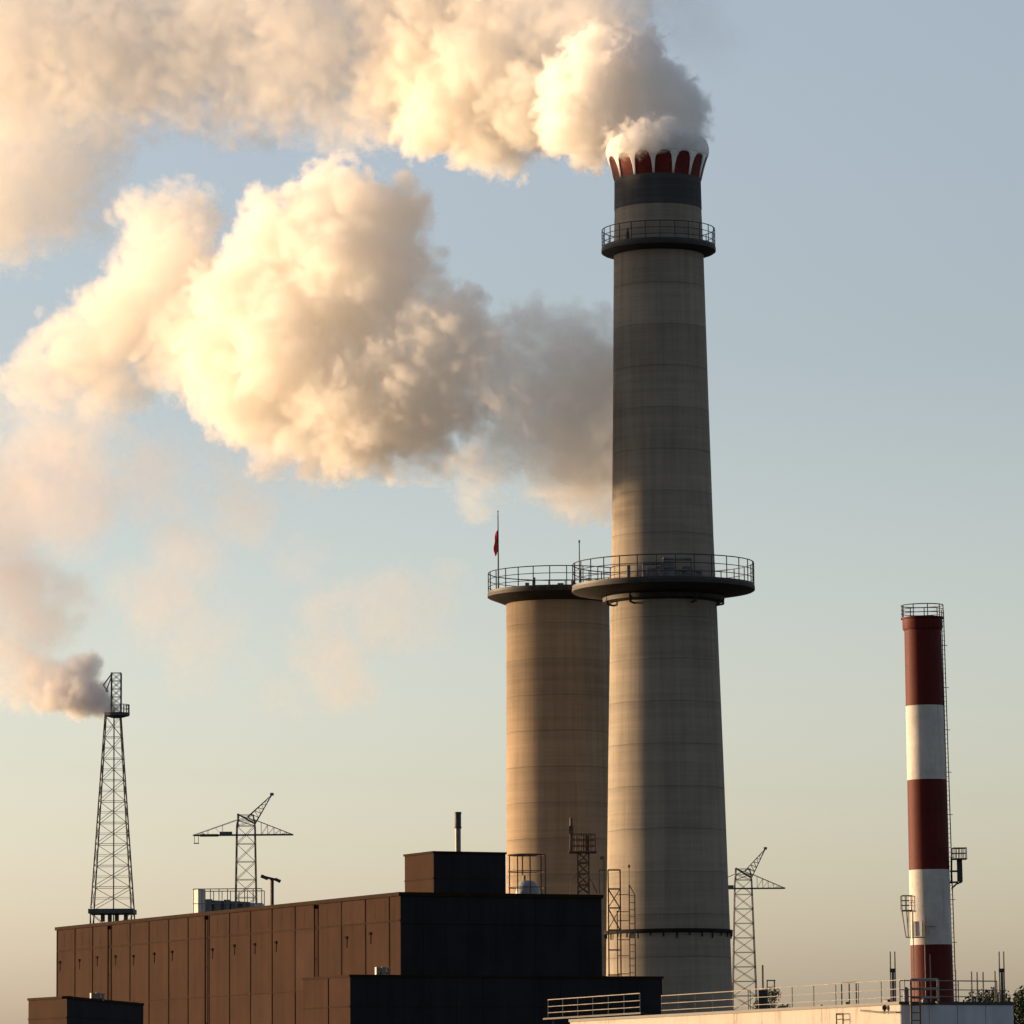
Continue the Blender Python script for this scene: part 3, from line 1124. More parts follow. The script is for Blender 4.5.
seq = [('red_paint', 1112, 945), ('white_paint', 945, 870), ('red_paint', 870, 780), ('white_paint', 780, 706), ('red_paint', 706, 630)]
for mat, ya, yb in seq:
    za, zb_ = max(0, zS(ya)), zS(yb)
    o = MB().lathe([(rS(ya), za), (rS(yb), zb_)], bS, 72).build('band', mat, rs)
    o['label'] = ('red' if mat == 'red_paint' else 'white') + ' painted band of the chimney shaft'
MB().lathe([(rS(630), zS(630)), (rS(630) + .05, zS(630)), (rS(620) + .09, zS(628)), (rS(620) + .09, zS(619)), (rS(620) + .16, zS(619)), (rS(620) + .16, zS(617.5)), (rS(620) - .15, zS(617.5)), (rS(620) - .2, zS(640))], bS, 72).build('collar', 'red_paint', rs)
m_ = round_railing(MB(), bS, rS(620) + .13, zS(617.5), zS(605.5) - zS(617.5), 9, (1., .66, .33), .026)
m_.build('railing', 'dark_steel', rs)
m_ = MB()
lx = bS.x + rS(780) + .16
for q in (-.12, .08):
    m_.rod((bS.x + rS(980) + .06 + q, bS.y - .1 + q, 0), (bS.x + rS(612) + .10 + q * .6, bS.y - .1 + q, zS(611)), .027)
for k in range(110):
    z = .4 + k * (zS(611) - .5) / 110
    f_ = z / zS(611)
    xx = bS.x + rS(980) + .06 + (rS(612) + .10 - rS(980) - .06) * f_
    m_.rod((xx - .12, bS.y - .22, z), (xx + .08, bS.y - .02, z), .014, 4)
    if k % 9 == 4:
        m_.rod((xx - .25, bS.y - .1, z), (xx + .2, bS.y + .1, z), .022, 4)
m_.build('ladder', 'dark_steel', rs)


def sp(px, py, dy=0.0):
    q = P(px, py, DS)
    # undo the lean so the part lands where it belongs after the tilt
    return Vector((q.x - (bs_.x + (bs_.z - q.z) * math.tan(LEANS)) + 2 * bS.x - bS.x, DS + dy, q.z))


def sp(px, py, dy=0.0):
    q = P(px, py, DS)
    return Vector((q.x + q.z * math.tan(LEANS), DS + dy, q.z))


# right cage and cabinet
m_ = MB()
m_.frame_box(sp(959, 860), ux, uy, 7.5 * KS, .4, sp(959, 860).z, sp(959, 858.8).z)
m_.rod(sp(950, 871.5), sp(958, 871.5), .05).rod(sp(950, 882.5), sp(958, 882.5), .05)
m_.path([sp(951.5, 889), sp(956, 884.5), sp(962, 882)], .045)
m_.rod(sp(951.5, 858), sp(951.5, 884), .05)
pl_ = m_.build('platform', 'dark_steel', rs)
m_ = MB()
for dy in (-.38, .38):
    straight_railing(m_, sp(952.5, 859, dy), sp(966, 859, dy), sp(959, 848.5).z - sp(959, 859).z, 5, (1., .5), .022)
for px in (952.5, 966):
    for py in (848.5, 853.5):
        m_.rod(sp(px, py, -.38), sp(px, py, .38), .02)
m_.build('railing', 'dark_steel', pl_)
m_ = MB()
m_.frame_box(sp(960, 882), ux, uy, 2.5 * KS, .16, sp(960, 882).z, sp(960, 860.2).z)
m_.build('cabinet', 'dark_steel', rs, False)
# left cage, antenna bracket and panel
m_ = MB()
m_.frame_box(sp(908.5, 911), ux, uy, 7.5 * KS, .38, sp(908, 911).z, sp(908, 909.8).z)
m_.path([sp(902, 911), sp(906, 937), sp(918, 938)], .03)
for px in (908, 910.5):
    m_.rod(sp(px, 911), sp(px, 938), .03)
m_.rod(sp(906, 911, -.3), sp(908, 938, -.3), .03)
pl_ = m_.build('platform', 'grey_steel', rs)
m_ = MB()
for dy in (-.35, .35):
    straight_railing(m_, sp(901.5, 910, dy), sp(915, 910, dy), sp(908, 895.5).z - sp(908, 910).z, 4, (1., .66, .33), .022)
for px in (901.5, 915):
    for py in (895.5, 902):
        m_.rod(sp(px, py, -.35), sp(px, py, .35), .02)
m_.build('railing', 'grey_steel', pl_)
m_ = MB()
pt_ = sp(916, 930)
pu_ = Vector((.80, -.60, 0))
m_.frame_box(Vector((pt_.x, DS - 1.12, 0)), pu_, Vector((.6, .8, 0)), 5.5 * KS, .05, sp(916, 937).z, sp(916, 922).z)
m_.build('panel', 'white_paint', rs, False)
m_ = MB()
for px in (911, 922.5):
    a = sp(px, 990)
    m_.rod((a.x, DS - 1.08, 0), (sp(px, 915 if px > 920 else 911).x, DS - 1.08, sp(px, 915 if px > 920 else 911).z), .03)
m_.rod(Vector((sp(911, 938).x, DS - 1.08, sp(911, 938).z)), Vector((sp(923, 938).x, DS - 1.08, sp(923, 938).z)), .03)
m_.rod(Vector((sp(923, 927).x, DS - 1.08, sp(923, 927).z)), Vector((sp(934, 927).x, DS - 1.08, sp(934, 927).z)), .018)
m_.rod(Vector((sp(928, 955).x, DS - 1.15, 2)), Vector((sp(928, 955).x, DS - 1.15, sp(928, 955).z)), .03)
m_.build('cable_riser', 'grey_steel', rs)
rs.rotation_euler.y = -LEANS

# ------------------------------------------------------------------ pale foreground building
DW = 200.0
wc = foot(P(900, 1001.5, DW))
zW = P(900, 1001.5, DW).z
wl = foot(P(570, 1017.5, DW * 1.17))
wr = foot(P(1013, 1003.5, DW * 1.012))
uWl = (wl - wc).normalized()
uWr = (wr - wc).normalized()
nWl = Vector((uWl.y, -uWl.x, 0))
if nWl.x > 0:
    nWl = -nWl
nWr = Vector((uWr.y, -uWr.x, 0))
if nWr.y > 0:
    nWr = -nWr
LWl, LWr = (wl - wc).length, (wr - wc).length
pw = thing('pale_shed', 'long pale walled shed with railed flat roof in the right foreground', 'building', wc)
MB().prism([wc, wr, wr + (wl - wc), wl], 0, zW - 0.12).build('wall', 'white_wall', pw, False)
x = MB()
npn = 4
for k in range(npn):
    wall_strip(x, wc, uWr, nWr, LWr * k / npn + .012, LWr * (k + 1) / npn - .012, 0, zW - .13, .04)
x.build('shaded_end_panels', 'pale_wall_shade', pw, False)
x = MB()
wall_strip(x, wc, uWl, nWl, -0.05, LWl, zW - .12, zW, .07, .35)
wall_strip(x, wc, uWr, nWr, .353, LWr, zW - .12, zW - .002, .07, .35)
x.build('coping', 'dark_steel', pw, False)
zroof = zW - .06
MB().prism([wc + uWl * .36 + uWr * .36, wr - uWr * .05 + uWl * .36, wr + (wl - wc) - uWr * .05 - uWl * .1, wl + uWr * .36 - uWl * .1], zW - .118, zroof).build('roof', 'roofing', pw, False)
# roof-edge railings
DWf = lambda px: wc.y + ray_hit(px, wc, uWl) * uWl.y


def wall_pt(px, inset=0.25):
    t_ = ray_hit(px, wc, uWl)
    p = wc + uWl * t_ - nWl * inset
    return Vector((p.x, p.y, zroof))


def rail_part(pxa, pxb, ha, posts, inset=.25):
    a, b = wall_pt(pxa, inset), wall_pt(pxb, inset)
    m_ = straight_railing(MB(), a, b, ha, posts, (1., .62, .28), .019)
    m_.build('railing', 'pale_rail', pw)


rail_part(655.5, 742, 0.90, 6)
rail_part(744, 898, 0.93, 8)
# lower walkway railing left of the shed, standing on its own catwalk
cwz = P(595, 1016, 236).z
ca, cb = foot(P(548, 1016, 240)), foot(P(640, 1011, 228))
cw = thing('roof_catwalk', 'short railed catwalk at the left end of the pale shed', 'walkway', (ca + cb) / 2)
cu = (cb - ca).normalized()
cn = Vector((cu.y, -cu.x, 0))
m_ = MB()
m_.frame_box((ca + cb) / 2, cu, cn, (cb - ca).length / 2 + .4, .12, cwz - .08, cwz)
for k in range(4):
    p = ca.lerp(cb, (k + .2) / 3.5)
    m_.rod((p.x, p.y, 0), (p.x, p.y, cwz - .05), .06)
m_.build('deck', 'deck_steel', cw, False)
m_ = MB()
for s_ in (0.0,):
    m_ = MB()
    straight_railing(m_, ca + cn * s_ + Vector((0, 0, cwz)), cb + cn * s_ + Vector((0, 0, cwz)), .86, 7, (1., .62, .28), .02)
    m_.build('railing', 'pale_rail', cw)


# rods, masts and frames on the shed roof
def on_roof(px, D):
    q = P(px, 1003, D)
    return Vector((q.x, D, zroof))


def rod_mast(px, ytop, D, label, double=0, group='aerial rods on the pale shed roof'):
    p = on_roof(px, D)
    t = thing('aerial_rod', label, 'aerial', p, group)
    z = P(px, ytop, D).z
    m = MB().rod(p, (p.x, p.y, z), .04, 6, .03)
    m.build('rod', 'grey_steel', t)
    if double:
        k = double * D / F
        m2 = MB().rod(p + Vector((k, 0, 0)), (p.x + k, p.y, z), .04, 6, .03)
        m2.build('rod', 'grey_steel', t)
        zc = P(px, ytop + 17, D).z
        m3 = MB()
        m3.frame_box(Vector((p.x + k / 2, p.y, 0)), ux, uy, k / 2 + .03, .03, zc - .16, zc)
        m3.rod((p.x + k * .5, p.y, zroof), (p.x + k * .5, p.y, zc), .05)
        m3.build('clamp', 'dark_steel', t)
    else:
        MB().rod(p, p + Vector((0, 0, .12)), .09, 8).build('base', 'dark_steel', t)


rod_mast(891, 951.5, 203, 'twin aerial rods on the shed roof left of the striped chimney', 4.5)
rod_mast(1000, 951.5, 203, 'twin aerial rods at the right end of the shed roof', 4.5)
rod_mast(972, 971.5, 203, 'leftmost in the row of three single rods right of the striped chimney', 0)
rod_mast(977.5, 972, 204, 'middle one in the row of three single rods right of the striped chimney', 0)
rod_mast(983.5, 972, 203, 'rightmost in the row of three single rods right of the striped chimney', 0)
rod_mast(995.5, 971, 203.5, 'single rod just left of the twin rods at the shed end', 0)
rod_mast(956, 969.5, 203, 'single rod against the lower right side of the striped chimney', 0)
# railing along the end roof edge
m_ = MB()
straight_railing(m_, wc + uWr * .15 + uWl * .3 + Vector((0, 0, zroof)), wr - uWr * .6 + uWl * .3 + Vector((0, 0, zroof)), .9, 6, (1., .6, .3), .024)
m_.build('railing', 'grey_steel', pw)
# stair frame and ladder at the shed's near corner
sc = wc + nWr * .35 + uWr * .2
sf = thing('stair_frame', 'pale steel stair head frame with ladder at the shed corner', 'stairs', foot(sc))
a_ = foot(P(911, 1003, DW - .6))
b_ = foot(P(938, 1003, DW - .3))
zt_ = P(925, 979.5, DW).z
m_ = MB()
for p in (a_, b_):
    m_.rod((p.x, p.y, zW + .02 if p is b_ else 0), (p.x, p.y, zt_), .045)
for q in (1., .55, .1):
    z = zW + .05 + (zt_ - zW - .05) * q
    m_.rod((a_.x, a_.y, z), (b_.x, b_.y, z), .04)
m_.rod((b_.x, b_.y, zW - .1), (b_.x, b_.y + 1.0, zW - .02), .04)
m_.rod((a_.x, a_.y, zW - .1), (a_.x, a_.y + 1.0, zW - .02), .04)
m_.build('frame', 'pale_rail', sf)
m_ = MB()
for dx in (0, .35):
    m_.rod((a_.x + dx, a_.y - .05, 0), (a_.x + dx, a_.y - .05, zW + .75), .04)
for k in range(20):
    m_.rod((a_.x, a_.y - .05, .3 + k * .3), (a_.x + .35, a_.y - .05, .3 + k * .3), .022)
m_.build('ladder', 'rust_steel', sf)
# pipe run on the sunlit wall near the corner
m_ = MB()
o_ = nWl * .12
t1_, t2_ = ray_hit(862, wc, uWl), ray_hit(899, wc, uWl)
pa, pb_ = wc + uWl * t1_ + o_, wc + uWl * max(t2_, .05) + o_
m_.path([pa + Vector((0, 0, zW - .28)), pa.lerp(pb_, .45) + Vector((0, 0, zW - .38)), pb_ + Vector((0, 0, zW - .42))], .035, 6)
pm = wc + uWl * ray_hit(886, wc, uWl) + o_
m_.rod(pm + Vector((0, 0, zW - .1)), pm + Vector((0, 0, zW - .45)), .05, 6)
m_.frame_box(pm + Vector((0, 0, 0)), ux, uy, .09, .06, zW - .3, zW - .15)
m_.build('pipe', 'dark_steel', pw)

m_ = MB()
g1, g2 = ray_hit(840, wc, uWl), ray_hit(846.5, wc, uWl)
for t_ in (g1, g2):
    p = wc + uWl * t_ + nWl * .22
    m_.rod(p + Vector((0, 0, zW - 1.2)), p + Vector((0, 0, zW - .36)), .025)
for q in (.36, .6, .85, 1.1):
    m_.rod(wc + uWl * g1 + nWl * .22 + Vector((0, 0, zW - q)), wc + uWl * g2 + nWl * .22 + Vector((0, 0, zW - q)), .02)
for q in (.4, 1.05):
    m_.rod(wc + uWl * g1 + Vector((0, 0, zW - q)), wc + uWl * g1 + nWl * .22 + Vector((0, 0, zW - q)), .02)
m_.build('bracket', 'dark_steel', pw)
m_ = MB()
for px in (834.5, 842, 849):
    p = wall_pt(px, .28)
    m_.rod(p, p + Vector((0, 0, .95)), .028)
m_.rod(wall_pt(834.5, .28) + Vector((0, 0, .95)), wall_pt(849, .28) + Vector((0, 0, .95)), .028)
m_.build('gate', 'dark_steel', pw)
for px, wd, hh in ((826, .05, .16), (866, .22, .17), (884.5, .05, .62), (902.5, .1, .12), (800, .12, .10)):
    p = wall_pt(px, .9)
    m_ = MB()
    m_.frame_box(p, uWl, nWl, wd, .1, zroof, zroof + hh)
    m_.frame_box(p, uWl, nWl, wd * .6, .06, zroof + hh, zroof + hh + .05)
    m_.build('roof_fitting', 'machine', pw, False)

# small roof plant behind the railing in the middle of the shed roof
DM = 222.0


def mid(px, py, D=DM):
    q = P(px, py, D)
    return Vector((q.x, D, q.z))


v0 = mid(763, 1003)
v0.z = zroof
vp = thing('vent_pipe', 'dark upright vent pipe on the shed roof right of the lattice crane', 'pipe', v0)
MB().rod(v0, (v0.x, v0.y, mid(763, 965).z), .045, 8).build('pipe', 'dark_steel', vp)
MB().frame_box(v0, ux, uy, .2, .2, zroof, mid(763, 990).z).build('base', 'dark_steel', vp, False)
v1 = mid(771, 1003)
v1.z = zroof
fr_ = thing('roof_frame', 'small open steel frame on the shed roof beside the vent pipe', 'frame', v1)
m_ = MB()
for dx in (-.16, .16):
    for dy in (-.2, .2):
        m_.rod((v1.x + dx, v1.y + dy, zroof), (v1.x + dx, v1.y + dy, mid(771, 980).z), .02)
m_.build('post', 'grey_steel', fr_)
m_ = MB()
m_.frame_box(v1, ux, uy, .2, .24, mid(771, 981).z, mid(771, 980).z)
m_.frame_box(v1, ux, uy, .2, .24, mid(771, 988).z, mid(771, 987).z)
m_.build('shelf', 'grey_steel', fr_, False)


# ------------------------------------------------------------------ trees behind the shed
def tree(c, height, rad, label, seed, leaves=1500):
    rg = random.Random(seed)
    t = thing('tree', label, 'tree', c, 'dark trees behind the pale shed')
    tk = MB()
    tk.rod(c, c + Vector((0.1, 0, height * .55)), .16, 8, .10)
    clumps = []
    for k in range(9):
        a = rg.uniform(0, 2 * PI)
        h = height * rg.uniform(.55, .9)
        rr = rad * rg.uniform(.2, .75)
        e = c + Vector((rr * math.cos(a), rr * math.sin(a), h))
        tk.rod(c + Vector((0.05, 0, height * rg.uniform(.3, .5))), e, .06, 5, .02)
        clumps.append((e, rad * rg.uniform(.3, .5)))
    clumps.append((c + Vector((0, 0, height - rad * .35)), rad * .4))
    tk.build('trunk', 'bark', t)
    lf = MB()
    for k in range(leaves):
        e, r_ = rg.choice(clumps)
        d = Vector((rg.gauss(0, 1), rg.gauss(0, 1), rg.gauss(0, .8))).normalized() * (r_ * rg.uniform(.35, 1.08))
        p = e + d
        s_ = rg.uniform(.05, .10)
        u = Vector((rg.gauss(0, 1), rg.gauss(0, 1), rg.gauss(0, 1))).normalized()
        v_ = u.orthogonal().normalized()
        w_ = u.cross(v_)
        lf.add([p - v_ * s_, p - w_ * s_ * .5, p + v_ * s_, p + w_ * s_ * .5], [(0, 1, 2, 3)])
    lf.build('crown', 'leaf', t, False)


def tree_at(px, ytop, D, rad, label, seed, leaves=1500):
    q = P(px, ytop, D)
    tree(foot(q), q.z, rad, label, seed, leaves)


tree_at(998, 988, 236, 1.5, 'rounded dark green tree top just right of the striped chimney', 1, 5400)
tree_at(974, 993, 240, 1.2, 'low dark tree top close against the right of the striped chimney', 2, 4200)
tree_at(1025, 987, 228, 1.3, 'dark tree with a ragged top at the right frame edge', 3, 5400)
tree_at(772, 987, 300, 1.3, 'low dark bushy tree behind the middle of the shed railing', 4, 4200)
tree_at(986, 991, 244, 1.5, 'dense dark green crown between the two trees behind the shed end', 6, 5400)
tree_at(1020, 1000, 214, 1.0, 'low bush beside the right end of the shed', 5, 2700)

# ------------------------------------------------------------------ smoke and steam
rng = np.random.default_rng(11)
LAT = rng.random((64, 64, 64)).astype(np.float32)


ROT = np.array(Matrix.Rotation(.83, 3, Vector((.5, .7, .4)).normalized()), np.float32)


def vnoise(p):
    """value noise at points p (n x 3) on a periodic lattice, 0..1"""
    i = np.floor(p).astype(np.int32)
    f = (p - i).astype(np.float32)
    f = f * f * (3 - 2 * f)
    i &= 63
    j = (i + 1) & 63
    x0, y0, z0 = i.T
    x1, y1, z1_ = j.T
    fx, fy, fz = f.T

    def lerp(a, b, t):
        return a + (b - a) * t
    return lerp(lerp(lerp(LAT[x0, y0, z0], LAT[x1, y0, z0], fx), lerp(LAT[x0, y1, z0], LAT[x1, y1, z0], fx), fy),
                lerp(lerp(LAT[x0, y0, z1_], LAT[x1, y0, z1_], fx), lerp(LAT[x0, y1, z1_], LAT[x1, y1, z1_], fx), fy), fz)


def unit(k):
    v = rng.normal(size=(k, 3))
    return v / np.linalg.norm(v, axis=1)[:, None]


def smoke(name, label, blobs, vox, seed, n2=26, n3=12, erode=0.9, nscale=2.2, colour=(1, 1, 1), aniso=0.0):
    """blobs: (px, py, r_px, D, density per metre, edge softness in metres). Spheres carry smaller spheres,
    noise eats their edges; the density grid is handed to a Volume Cube through a point attribute."""
    global rng
    rng = np.random.default_rng(seed)
    B = []
    for px, py, r, D, dn, sf in blobs:
        B.append((np.array(P(px, py, D)), r * 1.1 * D / F, dn, sf))
    lo = np.min([c - r * 1.5 - 1 for c, r, _, _ in B], axis=0)
    hi = np.max([c + r * 1.5 + 1 for c, r, _, _ in B], axis=0)
    n = np.ceil((hi - lo) / vox).astype(int)
    ax = [(lo[k] + np.arange(n[k]) * vox).astype(np.float32) for k in range(3)]
    sdf = np.full(n, 50, np.float32)
    wsum = np.zeros(n, np.float32) + 1e-9
    dsum = np.zeros(n, np.float32)
    ssum = np.zeros(n, np.float32)

    def sub(c, r):
        i0 = np.maximum(((c - r - lo) / vox).astype(int), 0)
        i1 = np.minimum(((c + r - lo) / vox).astype(int) + 2, n)
        if (i1 <= i0).any():
            return None, None
        s_ = tuple(slice(a, b) for a, b in zip(i0, i1))
        d = np.sqrt((ax[0][s_[0]] - c[0])[:, None, None] ** 2 + (ax[1][s_[1]] - c[1])[None, :, None] ** 2 + (ax[2][s_[2]] - c[2])[None, None, :] ** 2)
        return s_, d

    def ball(c, r, pad):
        s_, d = sub(c, r + pad)
        if s_ is None:
            return
        np.minimum(sdf[s_], d - r, out=sdf[s_])
    for c, r, dn, sf in B:
        s_, d = sub(c, r * 1.5 + 1)
        if s_ is None:
            continue
        w_ = np.exp(-2.2 * (d / r) ** 2)
        wsum[s_] += w_
        dsum[s_] += w_ * dn
        ssum[s_] += w_ * sf
        ball(c, r * .88, 1.5)
        for d1 in unit(n2):
            c2 = c + d1 * r * rng.uniform(.62, .85)
            r2 = r * rng.uniform(.22, .40)
            ball(c2, r2, 1.0)
            if n3:
                for d2 in unit(n3):
                    if d2 @ d1 < -.1:
                        continue
                    ball(c2 + d2 * r2 * .85, r2 * rng.uniform(.25, .5), .6)
    dens_f, soft_f = dsum / wsum, ssum / wsum
    act = np.nonzero(sdf < soft_f * .8 * erode + .6)
    pts = np.stack([ax[k][act[k]] for k in range(3)], 1)
    warp = np.stack([vnoise((pts @ ROT) * (.5 / nscale) + o_) for o_ in (3.1, 17.7, 41.3)], 1) - .5
    q = pts + warp * nscale * 1.1
    nz = np.zeros(len(pts), np.float32)
    amp, sc_ = .5, 1 / nscale
    rot = ROT.copy()
    for k in range(5):
        a = np.abs(vnoise((q @ rot) * sc_ + 9.7 * k) * 2 - 1)
        rot = rot @ ROT
        nz += amp * (1 - 1.9 * a)        # billows: creases cut inward
        amp *= .68
        sc_ *= 2.07
    nz -= 0.72
    sd_ = sdf[act] - soft_f[act] * .35 + nz * erode * np.minimum(soft_f[act] * .8 + .25, 4.0)
    dn = np.clip(-sd_ / np.maximum(soft_f[act], .15), 0, 1)
    dn = dn ** 1.4 * dens_f[act]
    grid = np.zeros(n, np.float32)
    grid[act] = dn
    me = bpy.data.meshes.new(name)
    me.vertices.add(int(n.prod()))
    me.attributes.new('dens', 'FLOAT', 'POINT').data.foreach_set('value', grid.ravel())
    o = bpy.data.objects.new(name, me)
    S.collection.objects.link(o)
    tag(o, label, None, None, 'stuff')
    m = bpy.data.materials.new(name + '_volume')
    m.use_nodes = True
    t = m.node_tree
    t.nodes.clear()
    out = t.nodes.new('ShaderNodeOutputMaterial')
    pv = t.nodes.new('ShaderNodeVolumePrincipled')
    pv.inputs['Color'].default_value = (*colour, 1)
    pv.inputs['Density'].default_value = 1
    pv.inputs['Anisotropy'].default_value = aniso
    t.links.new(pv.outputs[0], out.inputs['Volume'])
    me.materials.append(m)
    gt = bpy.data.node_groups.new(name + '_grid', 'GeometryNodeTree')
    gt.interface.new_socket('Geometry', in_out='INPUT', socket_type='NodeSocketGeometry')
    gt.interface.new_socket('Geometry', in_out='OUTPUT', socket_type='NodeSocketGeometry')
    nw, L = gt.nodes.new, gt.links.new
    gi, go = nw('NodeGroupInput'), nw('NodeGroupOutput')
    na = nw('GeometryNodeInputNamedAttribute')
    na.data_type = 'FLOAT'
    na.inputs['Name'].default_value = 'dens'
    si_ = nw('GeometryNodeSampleIndex')
    si_.data_type, si_.domain = 'FLOAT', 'POINT'
    vc, sm, po = nw('GeometryNodeVolumeCube'), nw('GeometryNodeSetMaterial'), nw('GeometryNodeInputPosition')
    sm.inputs['Material'].default_value = m

    def vm(op, a, b):
        k = nw('ShaderNodeVectorMath')
        k.operation = op
        L(a, k.inputs[0])
        k.inputs[1].default_value = b
        return k
    v = vm('SUBTRACT', po.outputs[0], lo - vox * .5)
    v = vm('DIVIDE', v.outputs[0], (vox, vox, vox))
    v = vm('FLOOR', v.outputs[0], (0, 0, 0))
    sx = nw('ShaderNodeSeparateXYZ')
    L(v.outputs[0], sx.inputs[0])

    def im(op, a, b):
        k = nw('FunctionNodeIntegerMath')
        k.operation = op
        for q_, val in enumerate((a, b)):
            if hasattr(val, 'links'):
                L(val, k.inputs[q_])
            else:
                k.inputs[q_].default_value = val
        return k.outputs[0]
    idx = im('ADD', im('MULTIPLY', im('ADD', im('MULTIPLY', sx.outputs[0], int(n[1])), sx.outputs[1]), int(n[2])), sx.outputs[2])
    L(gi.outputs[0], si_.inputs['Geometry'])
    L(na.outputs[0], si_.inputs['Value'])
    L(idx, si_.inputs['Index'])
    L(si_.outputs[0], vc.inputs['Density'])
    vc.inputs['Min'].default_value = lo
    vc.inputs['Max'].default_value = lo + (n - 1) * vox
    for k, a in enumerate('XYZ'):
        vc.inputs['Resolution ' + a].default_value = int(n[k])
    L(vc.outputs[0], sm.inputs[0])
    L(sm.outputs[0], go.inputs[0])
    o.modifiers.new('volume', 'NODES').node_group = gt
    print(name, n, n.prod() / 1e6)
    return o


# dense steam boiling out of the tall chimney
smoke('steam_plume', 'dense billowing white steam boiling off the tall chimney crown', [
    (638, 137, 13, 445.8, 0.9, 0.45), (655, 134, 13, 445.5, 0.9, 0.45), (672, 134, 13, 445.8, 0.9, 0.45), (690, 136, 11, 446.5, 0.9, 0.45), (620, 144, 10, 446.6, 0.9, 0.4),
    (655, 126, 27, 449.5, 0.96, 0.45), (630, 146, 15, 448.0, 0.8, 0.4), (606, 146, 13, 453.0, 0.72, 0.4),
    (640, 136, 20, 450.0, 0.88, 0.45), (662, 134, 22, 450.0, 0.88, 0.45), (684, 126, 20, 450.0, 0.88, 0.45), (676, 108, 29, 450.0, 0.88, 0.45),
    (655, 92, 33, 450.0, 0.88, 0.45), (630, 78, 40, 450.5, 0.88, 0.45), (597, 92, 46, 452.1, 0.88, 0.45), (570, 122, 30, 453.5, 0.88, 0.45),
    (592, 143, 22, 452.4, 0.88, 0.45), (620, 120, 30, 451.0, 0.88, 0.45), (604, 62, 34, 451.8, 0.88, 0.45)],
    .12, 21, 32, 18, 2.0, 1.0, (.997, .99, .98))
# the plume it becomes, drifting left over the frame top
smoke('drifting_plume', 'broad cream steam plume drifting left across the top of the sky', [
    (603, 25, 42, 453.1, 0.169, 1.27), (565, 25, 58, 458.8, 0.169, 1.27), (505, 50, 60, 464.1, 0.29, 0.986), (540, 100, 52, 461.0, 0.434, 0.771),
    (480, 95, 58, 466.4, 0.568, 0.701), (432, 62, 50, 470.7, 0.568, 0.701), (400, 62, 34, 473.6, 0.568, 0.632), (440, 115, 38, 470.0, 0.568, 0.701),
    (495, 140, 32, 465.1, 0.568, 0.701), (455, 15, 50, 468.6, 0.442, 0.842), (520, -15, 60, 462.8, 0.145, 1.4), (560, -25, 50, 456.5, 0.145, 1.4),
    (385, 105, 28, 474.9, 0.379, 0.842), (355, 115, 24, 477.6, 0.127, 1.89),
    (320, 40, 82, 480.8, 0.118, 3.24), (240, 30, 85, 488.0, 0.118, 3.38), (150, 35, 90, 496.1, 0.118, 3.38), (60, 40, 95, 504.2, 0.118, 3.38), (-40, 50, 100, 513.2, 0.118, 3.38),
    (330, 95, 38, 479.9, 0.0944, 2.7), (275, 92, 32, 484.9, 0.0944, 2.7), (20, 175, 66, 507.8, 0.111, 2.7), (-30, 200, 66, 512.3, 0.111, 2.7), (65, 130, 62, 503.8, 0.0788, 3.1), (75, 195, 38, 502.9, 0.0632, 2.97),
    (395, 0, 50, 474.1, 0.322, 1.4)],
    .21, 22, 26, 13, 2.3, 1.9, (.993, .979, .951))
smoke('thin_steam', 'faint grey wisp of steam right of the plume top', [
    (690, 25, 40, 454.0, 0.03, 2.5), (720, 40, 28, 455.0, 0.025, 2.5), (660, -5, 40, 454.0, 0.05, 2.5)], .4, 23, 14, 0, 1.0, 2.5, (.9, .9, .9))
# second plume coming from behind the tall chimney
smoke('rear_plume', 'large cream and grey smoke cloud drifting left from behind the tall chimney', [
    (205, 335, 42, 474.0, 0.255, 0.9), (180, 360, 34, 475.0, 0.187, 1.1), (430, 445, 26, 456.0, 0.255, 0.9), (405, 462, 14, 457.0, 0.212, 0.9), (275, 445, 22, 466.0, 0.255, 0.9), (585, 492, 26, 456.0, 0.196, 0.8), (598, 505, 16, 456.0, 0.196, 0.7),
    (632, 440, 46, 459.0, 0.188, 0.663), (612, 420, 72, 459.0, 0.188, 0.718), (570, 375, 50, 452.0, 0.188, 0.663), (532, 335, 32, 452.0, 0.188, 0.552), (582, 345, 30, 452.0, 0.188, 0.552),
    (540, 420, 52, 452.0, 0.188, 0.773), (565, 462, 36, 452.0, 0.188, 0.773), (600, 480, 28, 459.0, 0.226, 0.663), (490, 462, 28, 452.0, 0.164, 0.884), (475, 495, 14, 452.4, 0.118, 0.884),
    (500, 385, 46, 452.0, 0.235, 0.718), (440, 350, 52, 454.8, 0.428, 0.608), (450, 312, 24, 454.1, 0.428, 0.497), (420, 395, 52, 456.2, 0.428, 0.663), (370, 405, 60, 459.7, 0.428, 0.663),
    (318, 425, 42, 463.3, 0.357, 0.773), (325, 458, 16, 462.9, 0.25, 0.773), (258, 395, 50, 467.5, 0.428, 0.663), (225, 355, 44, 469.9, 0.428, 0.608), (300, 345, 72, 464.6, 0.428, 0.608),
    (355, 285, 62, 460.8, 0.428, 0.608), (330, 215, 44, 462.5, 0.428, 0.552), (378, 222, 42, 459.1, 0.428, 0.552), (398, 262, 34, 457.7, 0.357, 0.608), (335, 188, 22, 462.1, 0.428, 0.552),
    (278, 245, 42, 466.1, 0.428, 0.552), (245, 295, 46, 468.4, 0.428, 0.552), (262, 212, 18, 467.3, 0.357, 0.552)],
    .19, 24, 28, 14, 2.7, 1.9, (.993, .979, .952))
